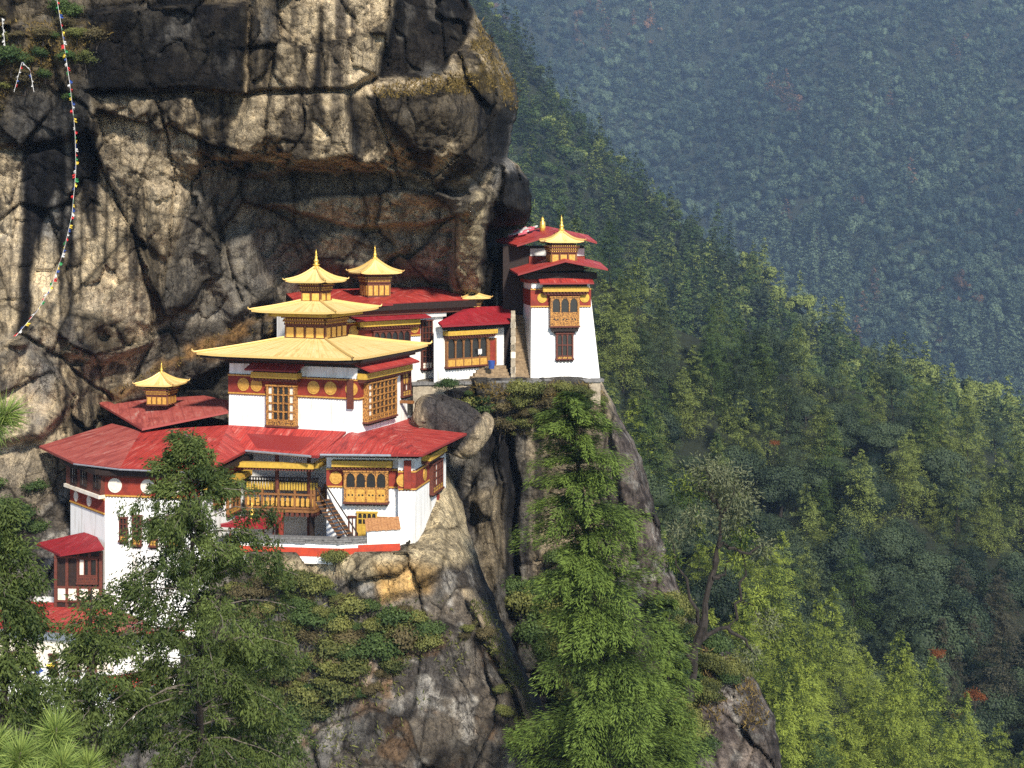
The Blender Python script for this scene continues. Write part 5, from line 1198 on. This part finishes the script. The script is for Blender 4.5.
# lower house among the trees
lf = Face.between(xy(at(-60, 0, 92.6)), xy(at(112, 0, 90.2))); lr = Face.between(xy(at(112, 0, 90.2)), xy(at(180, 0, 93.0)))
T = thing('lower_house', 'lower white house with long red roof mostly hidden behind the foreground juniper', 'house', lf.pt(6, -33, -3))
prism_wall('wall', T, [xy(lf.pt(0, 0)), xy(lf.pt(lf.L, 0)), xy(lr.pt(lr.L, 0)), xy(lf.pt(lf.L, 0, -8)), xy(lf.pt(0, 0, -8))], -34.0, zat(632, 91), 'white')
m = MB(); m.box(lf, 0, lf.L + .1, zat(668, 91), zat(640, 91), .003, .08); m.build('upper_wall', M['cream'], T)
ga = Face(xy(lf.pt(0, 0, .08)), lf.u)
for (x0, x1) in ((8, 16), (28, 36), (50, 58), (70, 79), (88, 97)):
    s0, s1, z0, z1 = ga.rect(x0, 652 + .06 * x0, x1, 670 + .06 * x0); bar_window(T, ga, s0, s1, z0, z1, .12, 2, 2, (), 0, 'red_wood')
for (x0, x1) in ((118, 126), (134, 144)):
    s0, s1, z0, z1 = lr.rect(x0, 692, x1, 710); bar_window(T, lr, s0, s1, z0, z1, .12, 2, 2, (), 0, 'red_wood')
m = MB(); A, B_, C_ = at(-70, 622, 91.6), at(112, 634, 88.6), at(186, 629, 92.0); A2, B2, C2 = at(-70, 598, 97), at(100, 604, 96.5), at(176, 622, 97)
m.slab([A, B_, B2, A2], .14); m.slab([B_, C_, C2, B2], .14); m.build('roof', M['red_roof'], T)
m = MB(); m.slab([lr.pt(-.6, zat(686, 90), 1.1), lr.pt(3.2, zat(688, 90), 1.1), lr.pt(3.2, zat(678, 90), -.05), lr.pt(-.6, zat(676, 90), -.05)], .1); m.build('awning', M['red_roof'], T)
# ------------------------------------------------------------------ shrubs and grass on the rock
for nm, mat, n, sc in (('leafy_shrub', 'lf_shrub', 4, 1.0), ('dark_shrub', 'lf_green', 3, 1.0), ('dry_shrub', 'lf_dry', 2, 1.0)):
    vs = []
    for k in range(n):
        cr = broad_crown(500 + 10 * len(PROTO) + k, (0, 0, .75), (1.35, 1.3, 1.05), 18, 170, .15, core=False, fuzz=.8)
        vs.append((tree_mesh(nm + '_foliage', cr, M[mat]), trunk_mesh(nm + '_stem', 1.1, .05, M['bark'], (.1, .1), 40 + k, 5, .8, .2)))
    proto(nm, vs)
rv = np.random.RandomState(19)
def scatter(cl, poly, n, kinds, smin, smax, label, group, off=.25, cat='shrub'):
    pl = np.array(poly, float); k = 0; got = []
    for _ in range(4000):
        if k >= n: break
        x = pl[:, 0].min() + rv.rand() * np.ptp(pl[:, 0]); y = pl[:, 1].min() + rv.rand() * np.ptp(pl[:, 1])
        if sdist(np.array([x]), np.array([y]), poly)[0] > 0: continue
        s = smin + (smax - smin) * rv.rand() ** 1.5
        if any(abs(x - a) < 5.5 * (s + b) and abs(y - c) < 4.2 * (s + b) for a, c, b in got): continue
        got.append((x, y, s)); p = at(x, y, depth_at(cl, x, y)); p.y -= off; p.z -= .25 * s
        kd = kinds[rv.randint(len(kinds))]; o = plant(kd, p, s, label[kd] if isinstance(label, dict) else label, cat, group, rv, .85 + .4 * rv.rand(), 'stem', 'foliage'); k += 1
scatter('rock_buttress', [(232, 590), (290, 582), (340, 584), (366, 606), (420, 612), (440, 640), (400, 668), (380, 690), (330, 720), (240, 730)], 112, ['leafy_shrub', 'leafy_shrub', 'dark_shrub', 'dry_shrub'], .4, 1.35,
        {'leafy_shrub': 'olive green shrub on the steep rock face below the courtyard wall', 'dark_shrub': 'dark green shrub on the steep rock face below the courtyard wall', 'dry_shrub': 'brownish dry shrub on the steep rock face below the courtyard wall'}, 'shrubs below the courtyard wall')
scatter('rock_buttress', [(455, 600), (480, 600), (520, 700), (545, 760), (520, 768), (470, 660)], 10, ['dry_shrub', 'leafy_shrub'], .35, .7,
        {'dry_shrub': 'small dry tuft rooted on the grey buttress rock', 'leafy_shrub': 'small green bush rooted on the grey buttress rock'}, 'small plants on the grey buttress')
scatter('ravine_cliff', [(440, 394), (600, 392), (606, 404), (590, 430), (540, 446), (500, 436), (470, 418), (440, 404)], 38, ['leafy_shrub', 'dark_shrub', 'dry_shrub', 'leafy_shrub'], .35, 1.1,
        {'leafy_shrub': 'olive shrub hanging over the ledge below the tower terrace', 'dark_shrub': 'dark shrub hanging over the ledge below the tower terrace', 'dry_shrub': 'brownish shrub hanging over the ledge below the tower terrace'}, 'shrubs on the ledge below the tower')
scatter('ravine_cliff', [(496, 568), (514, 600), (530, 600), (560, 560), (620, 600), (640, 768), (612, 768), (560, 690)], 50, ['dark_shrub', 'dark_shrub', 'leafy_shrub'], 1.0, 1.8,
        {'leafy_shrub': 'olive bush in the dim ravine behind the tall hemlock', 'dark_shrub': 'dark green bush in the dim ravine behind the tall hemlock'}, 'bushes in the ravine')
scatter('ravine_cliff', [(655, 600), (690, 600), (730, 655), (745, 672), (720, 690), (690, 720), (715, 768), (660, 768)], 34, ['dark_shrub', 'leafy_shrub', 'leafy_shrub'], .8, 1.4,
        {'leafy_shrub': 'olive bush on the dark rock right of the tall hemlock', 'dark_shrub': 'dark bush on the dark rock right of the tall hemlock'}, 'bushes right of the hemlock')
scatter('cliff', [(-10, 18), (60, 10), (100, 26), (96, 60), (60, 130), (-10, 132)], 24, ['leafy_shrub', 'dry_shrub', 'dark_shrub'], .5, 1.1,
        {'leafy_shrub': 'green shrub on the upper left cliff ledge', 'dry_shrub': 'rust brown tuft on the upper left cliff ledge', 'dark_shrub': 'dark green shrub on the upper left cliff ledge'}, 'plants on the upper left cliff ledge')
scatter('cliff', [(-10, 470), (40, 480), (60, 560), (40, 640), (-10, 640)], 12, ['dark_shrub'], .9, 1.5, 'dark shrub at the foot of the cliff left of the wing', 'shrubs left of the wing')
def shrub_at(kind, x, y, Y, s, label): plant(kind, at(x, y, Y), s, label, 'shrub', None, rv, 1, 'stem', 'foliage')
shrub_at('dark_shrub', 447, 392, 110.6, .8, 'round green bush by the boulder under the terrace wall')
shrub_at('leafy_shrub', 335, 566, 93.2, .8, 'green bush growing against the red striped courtyard wall')

def grass(name, cl, polys, n, L, label, mat='lf_grass', seed=1):
    r = np.random.RandomState(seed); px, py, Y = BAKED[cl]; C = []
    for poly, w in polys:
        sel = np.where(sdist(px, py, poly) < 0)[0]; k = sel[r.randint(len(sel), size=int(n * w))]
        x, y, d = px[k] + r.normal(size=len(k)), py[k] + r.normal(size=len(k)), Y[k] - .05; C.append(np.stack([(x - HX) / F * d, d, -(y - HY) / F * d], 1))
    C = np.concatenate(C); f = fbm(C / 1.3, 3, 77); C = C[f > -.12]; m = len(C)
    D = np.stack([r.normal(size=m) * .5, -.5 + r.normal(size=m) * .4, .6 + r.normal(size=m) * .5], 1); V, Q = cards(C, D, rndunit(r, m), L * (.6 + .8 * r.rand(m)), .05 + .05 * r.rand(m))
    return props(np_mesh(name, V, Q, M[mat], tint=np.repeat(np.clip(.5 + .4 * fbm(C / 1.0, 3, 5) + .15 * r.normal(size=m), 0, 1), 4)), label, 'grass', kind='stuff')
grass('dry_grass', 'cliff', [([(446, 78), (470, 50), (476, 14), (500, 46), (520, 92), (514, 116), (494, 92), (455, 96)], .45), ([(372, 88), (440, 76), (455, 92), (380, 100)], .15), ([(104, 398), (200, 342), (290, 302), (304, 314), (250, 350), (160, 372)], .25), ([(0, 20), (100, 24), (110, 34), (60, 60), (0, 100)], .3)], 6000, .30, 'tufts of dry golden grass along the cliff ledges', seed=2)
grass('ledge_grass', 'rock_buttress', [([(470, 600), (486, 600), (550, 740), (540, 768), (520, 740)], .5), ([(300, 600), (450, 600), (470, 660), (360, 768), (300, 768)], .5)], 5000, .35, 'brown and green grass tufts on the buttress rock', 'lf_shrub', 3)
grass('rim_grass', 'ravine_cliff', [([(470, 384), (602, 384), (606, 402), (470, 404)], .5), ([(690, 640), (750, 670), (770, 720), (740, 740), (690, 700)], .5)], 4000, .4, 'grass tufts on the rim rock below the tower', 'lf_grass', 4)

# ------------------------------------------------------------------ the tall hemlock in front of the ravine
Yh = 87.0; base = at(634, 945, Yh); H = 34.5; ln = (-3.9, 0.4)
T = thing('hemlock_tree', 'tall bright green hemlock with layered drooping boughs in front of the ravine', 'tree', base)
cr = conifer_crown(901, H, 5.3, 3.0, 48, 600, .29, dense=.78, droop=.28, power=.42, spread=.36, nb=8, lean=ln, rag=.50, up=.34, tintup=.75, wr=.22, thick=.035, tp=.85, zj=.7)
np_mesh('crown', cr[0] + np.array(base), cr[1], M['lf_hemlock'], T, None, cr[2])
link('trunk', trunk_mesh('trunk', H - .5, .45, M['bark'], ln, 4, 24, 5.0, .2), T)
for (x, ytop, yb, Yq, r0, lab, sd) in ((668, 600, 900, 90.5, 3.1, 'shorter dense hemlock crowding the right side of the tall one', 902), (602, 630, 900, 96.0, 2.6, 'dark young hemlock low in the ravine left of the tall one', 903)):
    b_ = at(x, yb, Yq); h_ = (yb - ytop) / F * Yq; T = thing('hemlock_tree', lab, 'tree', b_)
    cr = conifer_crown(sd, h_, r0, 1.5, 18, 460, .30, droop=.32, power=.7, spread=.38, nb=8, rag=.46, up=.3, tintup=.6, wr=.22, thick=.05, zj=.9)
    np_mesh('crown', cr[0] + np.array(b_), cr[1], M['lf_hemlock' if sd == 902 else 'lf_green'], T, None, cr[2]); link('trunk', trunk_mesh('trunk', h_ - .4, .3, M['bark'], (0, 0), sd, 12, 3.0, .2), T)

# gnarled lichen-hung tree on the right-hand rim
T = thing('gnarled_tree', 'gnarled dark trunked tree hung with grey lichen on the right hand rim', 'tree', at(694, 690, 97))
rl = np.random.RandomState(44); LI = []; Yg = 96.5; V3 = lambda x, y, d=0: at(x, y, Yg + d)
TR = [V3(690, 700), V3(693, 660), V3(703, 625, -.3), V3(708, 590), V3(716, 560, .3), V3(720, 525), V3(714, 495), V3(706, 470)]
limbs = [[V3(703, 628), V3(690, 600, -.5), V3(680, 570, -.8), V3(672, 540, -.6)], [V3(702, 640), V3(728, 628, .4), V3(741, 600, .6), V3(744, 560, .8), V3(738, 520, .6)], [V3(718, 545), V3(735, 548, -.4), V3(752, 552, -.5), V3(762, 543, -.4)],
         [V3(712, 580), V3(725, 575), V3(733, 560, .2)], [V3(720, 520), V3(732, 500), V3(738, 478)], [V3(741, 600, .6), V3(752, 606, .6), V3(768, 622, .5)], [V3(728, 628, .4), V3(745, 640), V3(758, 660)], [V3(693, 660), V3(675, 640, -.4), V3(668, 622, -.6)], [V3(714, 500), V3(700, 486), V3(690, 482)]]
def crook(pts, j, k=3):
    out = []
    for a, b in zip(pts[:-1], pts[1:]): out += [a.lerp(b, i / k) + Vector((rl.normal() * j, rl.normal() * j, rl.normal() * j)) * (1 if i else .4) for i in range(k)]
    return out + [pts[-1]]
tr = crook(TR, .10); m = MB(); m.tube(tr, [(.36 - .32 * i / len(tr)) * (1 + .22 * rl.normal()) for i in range(len(tr))], 8); m.build('trunk', M['bark'], T)
for l in limbs:
    l = crook(l, .14)
    m = MB(); m.tube(l, [.16 - .125 * i / (len(l) - 1) for i in range(len(l))], 6); m.build('limb', M['bark'], T)
for (x, y, rx, n) in ((706, 475, 1.2, 220), (724, 482, 1.3, 260), (740, 500, 1.2, 220), (690, 490, 1.0, 160), (728, 520, 1.0, 160), (742, 535, .8, 120), (694, 515, .8, 110), (676, 535, .7, 90), (762, 548, .7, 90), (736, 560, .6, 70), (672, 560, .6, 80), (768, 622, .7, 80), (756, 600, .6, 70), (750, 655, .7, 80)):
    n = int(n * 3.0); c = np.array(V3(x, y)); nr = rndunit(rl, n); p = c + nr * rx * 1.5 * (.35 + .65 * rl.rand(n))[:, None] * (1 + .5 * fbm(nr * 2.5 + x, 2, 3))[:, None]; d = nr * .5 + np.array([0, 0, -.35]) + rl.normal(size=(n, 3)) * .5
    V, Q = cards(p, d, nr + rl.normal(size=(n, 3)) * .4, .24 + .2 * rl.rand(n), .09); t = np.repeat(np.clip(.45 + .3 * nr[:, 2] + .15 * rl.normal(size=n), 0, 1), 4)
    lich = rl.rand() < .5
    LI.append((V, Q, t, lich))
for V, Q, t, lich in LI: np_mesh('foliage', V, Q, M['lf_lichen' if lich else 'lf_fir'], T, None, t)  # clumps with the lichen material are hanging lichen, not leaves

# ------------------------------------------------------------------ foreground junipers with hanging sprays
def juniper(label, top, bottom, Yj, rad, nbr, seed, dens=1.0, start=.04, mat='lf_juniper', tpow=.8, sprays=17):
    r = np.random.RandomState(seed); a, b = at(*top, Yj), at(*bottom, Yj); h = (a - b).length; T = thing('juniper_tree', label, 'tree', b)
    pts = [b.lerp(a, k / 9) + Vector((r.normal() * .05, r.normal() * .05, 0)) for k in range(10)]
    m = MB(); m.tube(pts, [.17 - .155 * k / 9 for k in range(10)], 8); m.build('trunk', M['bark'], T)
    C, D, N, L, W, TT = [], [], [], [], [], []; tw = MB(); A, B = np.array(a), np.array(b)
    for i in range(nbr):
        f = start + (1 - start) * ((i + r.rand()) / nbr); o = A + (B - A) * f; ang = r.rand() * 2 * math.pi; ln = rad * (f ** tpow) * min(1, .35 + f / .14) * (.5 + .7 * r.rand()) + .10
        dr = np.array([math.cos(ang), math.sin(ang), 0]); rise = .55 - .5 * f + .25 * r.rand(); sg = .35 + .3 * r.rand(); path = []
        for q in np.linspace(0, 1, 7): path.append(o + dr * ln * q + np.array([0, 0, ln * (rise * q - sg * q * q)]) + r.normal(size=3) * .03)
        tw.tube([Vector(p) for p in path], [.020 * (1 - .85 * q) * (.5 + ln / rad) + .003 for q in np.linspace(0, 1, 7)], 5)
        ns = max(3, int(sprays * dens * (.4 + ln / rad))); br = r.rand()
        for s in range(ns):
            q = .15 + .85 * r.rand() ** .7; k = min(5, int(q * 6)); c = path[k] + (path[k + 1] - path[k]) * (q * 6 - k) + np.array([r.normal() * .10, r.normal() * .10, r.normal() * .05]) * (1 + ln * .25)
            sl = (.20 + .30 * r.rand()) * (.7 if f < .12 else 1); n = int(46 * dens); u = r.rand(n); sd = dr * (.25 + .3 * r.rand()) + np.array([r.normal() * .35, r.normal() * .35, -.75 + .5 * (f < .12)])
            sd /= np.linalg.norm(sd); wid = .055 + .05 * (1 - u)
            p = c + sd[None] * (u * sl)[:, None] + r.normal(size=(n, 3)) * wid[:, None]
            d = sd[None] + r.normal(size=(n, 3)) * .55; C.append(p); D.append(d); N.append(rndunit(r, n) * .9 + np.array([.25, -.6, .55])); L.append(.085 + .07 * r.rand(n)); W.append(.026 + .022 * r.rand(n))
            TT.append(np.clip(.12 + .45 * br + .25 * r.rand() + .15 * r.normal(size=n), 0, 1))
    C, D, N, L, W, TT = map(np.concatenate, (C, D, N, L, W, TT)); V, Q = cards(C, D, N, L, W)
    tw.build('branches', M['pale_bark'], T); np_mesh('foliage', V, Q, M[mat], T, None, np.repeat(TT, 4))
    return T
juniper('tall dark green juniper with hanging sprays in front of the white left wing', (190, 430), (210, 1000), 36.0, 5.3, 215, 61, 1.05, .01, tpow=.66)
0 and juniper('dense juniper with bare twigs at bottom centre left, below the courtyard', (300, 590), (285, 1020), 39.0, 2.5, 100, 62, 1.0, .02, tpow=.5)
juniper('dark juniper filling the left edge below the gatehouse', (6, 500), (0, 1000), 30.0, 2.3, 120, 63, .9, .01, tpow=.85)
juniper('bushy juniper in front of the lower white house, left of the tall one', (92, 588), (100, 1000), 33.0, 2.3, 90, 64, .8, .02, tpow=.6)
juniper('low dark juniper behind the tall one at the bottom edge', (235, 640), (225, 1000), 44.0, 3.6, 110, 65, 1.0, .02, tpow=.45)

# pines at the very front, long needles
def pine(label, stems, Yp, seed, base):
    r = np.random.RandomState(seed); T = thing('pine_tree', label, 'tree', base); C, D, N, L, TT = [], [], [], [], []; m = MB()
    for (x, y, sz, x0, y0, dY) in stems:
        a, b = at(x, y, Yp + dY), at(x0, y0, Yp + dY + .2); m.tube([b, b.lerp(a, .5) + Vector((0, .05, -.03)), a], [.03, .02, .012], 6); ax = np.array((a - b).normalized())
        n = 420; u = r.rand(n); p = np.array(a) - ax * (u * sz * .9)[:, None] + r.normal(size=(n, 3)) * .006; d = ax[None] * (.35 + .5 * (1 - u))[:, None] + rndunit(r, n) * .85 + np.array([0, 0, -.10])
        C.append(p); D.append(d); N.append(rndunit(r, n)); L.append(sz * (.7 + .35 * r.rand(n))); TT.append(np.clip(.55 + .35 * (1 - u) - .3 * r.rand(n) + .1 * r.normal(size=n), 0, 1))
    C, D, N, L, TT = map(np.concatenate, (C, D, N, L, TT)); V, Q = cards(C, D, N, L, .0075)
    m.build('branches', M['pale_bark'], T); np_mesh('needles', V, Q, M['lf_pine'], T, None, np.repeat(TT, 4))
pine('bright green pine bough with long needles poking in at the left edge', [(8, 412, .27, -60, 470, 0), (-12, 432, .25, -70, 480, .3)], 12.0, 71, at(-140, 1000, 12.4))
pine('bright yellow green pine top with long needles in the bottom left corner', [(20, 752, .26, 5, 860, 0), (56, 728, .28, 50, 850, .2), (62, 762, .24, 60, 870, -.2), (88, 764, .22, 90, 860, .1), (-4, 742, .24, -20, 850, .3), (38, 778, .22, 40, 870, -.3)], 11.5, 72, at(40, 1050, 11.5))

# ------------------------------------------------------------------ prayer flags
def flag_string(label, pts, n, size, seed, dY=0.0, colours=('fl_blue', 'fl_white', 'fl_red', 'fl_green', 'fl_yellow')):
    r = np.random.RandomState(seed); P = [at(x, y, Y + dY) for x, y, Y in pts]; T = thing('prayer_flag_string', label, 'prayer flags', P[0])
    seg = [0]
    for a, b in zip(P[:-1], P[1:]): seg.append(seg[-1] + (b - a).length)
    def along(t):
        s = t * seg[-1]; k = max(i for i in range(len(seg) - 1) if seg[i] <= s + 1e-9); return P[k].lerp(P[k + 1], (s - seg[k]) / (seg[k + 1] - seg[k] + 1e-9))
    m = MB(); m.tube([along(k / 60) for k in range(61)], .018, 5); m.build('cord', M['fl_white'], T)
    for k in range(n):
        q = along((k + .5) / n); t = (along(min(1, (k + .9) / n)) - q).normalized(); sz = size * (.75 + .5 * r.rand()); w = Vector((r.normal() * .5 + .6 * (1 if r.rand() < .5 else -1), r.normal() * .5, -.25)).normalized()
        vs = []; 
        for i in range(4):
            for j in range(3):
                vs.append(q + t * sz * (i / 3 - .5) + w * sz * .85 * j / 2 + Vector((0, .06 * math.sin(i * 2.1 + k) * j, 0)))
        fs = [[i * 3 + j, (i + 1) * 3 + j, (i + 1) * 3 + j + 1, i * 3 + j + 1] for i in range(3) for j in range(2)]
        fm_ = MB(); fm_.add(vs, fs); fm_.build('flag', M[colours[k % len(colours)]], T)
flag_string('long prayer flag string hanging down the cliff face at upper left', [(52, -30, 101.5), (62, 30, 101.8), (70, 85, 102), (75, 130, 103), (76, 170, 103.4), (72, 215, 103.8), (64, 250, 104), (52, 285, 103.8), (38, 310, 103.4), (16, 336, 102.8)], 88, .24, 5)
flag_string('short pale flag string over the shrubs at the upper left edge', [(2, 18, 101.5), (5, 46, 101.2)], 8, .18, 6, 0, ('fl_white',))
flag_string('pale flag string looped across the green ledge at upper left', [(14, 92, 101), (22, 62, 101), (30, 70, 101), (34, 92, 101)], 14, .16, 7, 0, ('fl_white', 'fl_red', 'fl_blue', 'fl_white'))
flag_string('bright flag string crossing in front of the lower house windows', [(20, 676, 85), (48, 664, 85.4), (62, 658, 86), (76, 650, 86.4)], 9, .42, 8, 0, ('fl_yellow', 'fl_white', 'fl_blue', 'fl_red'))
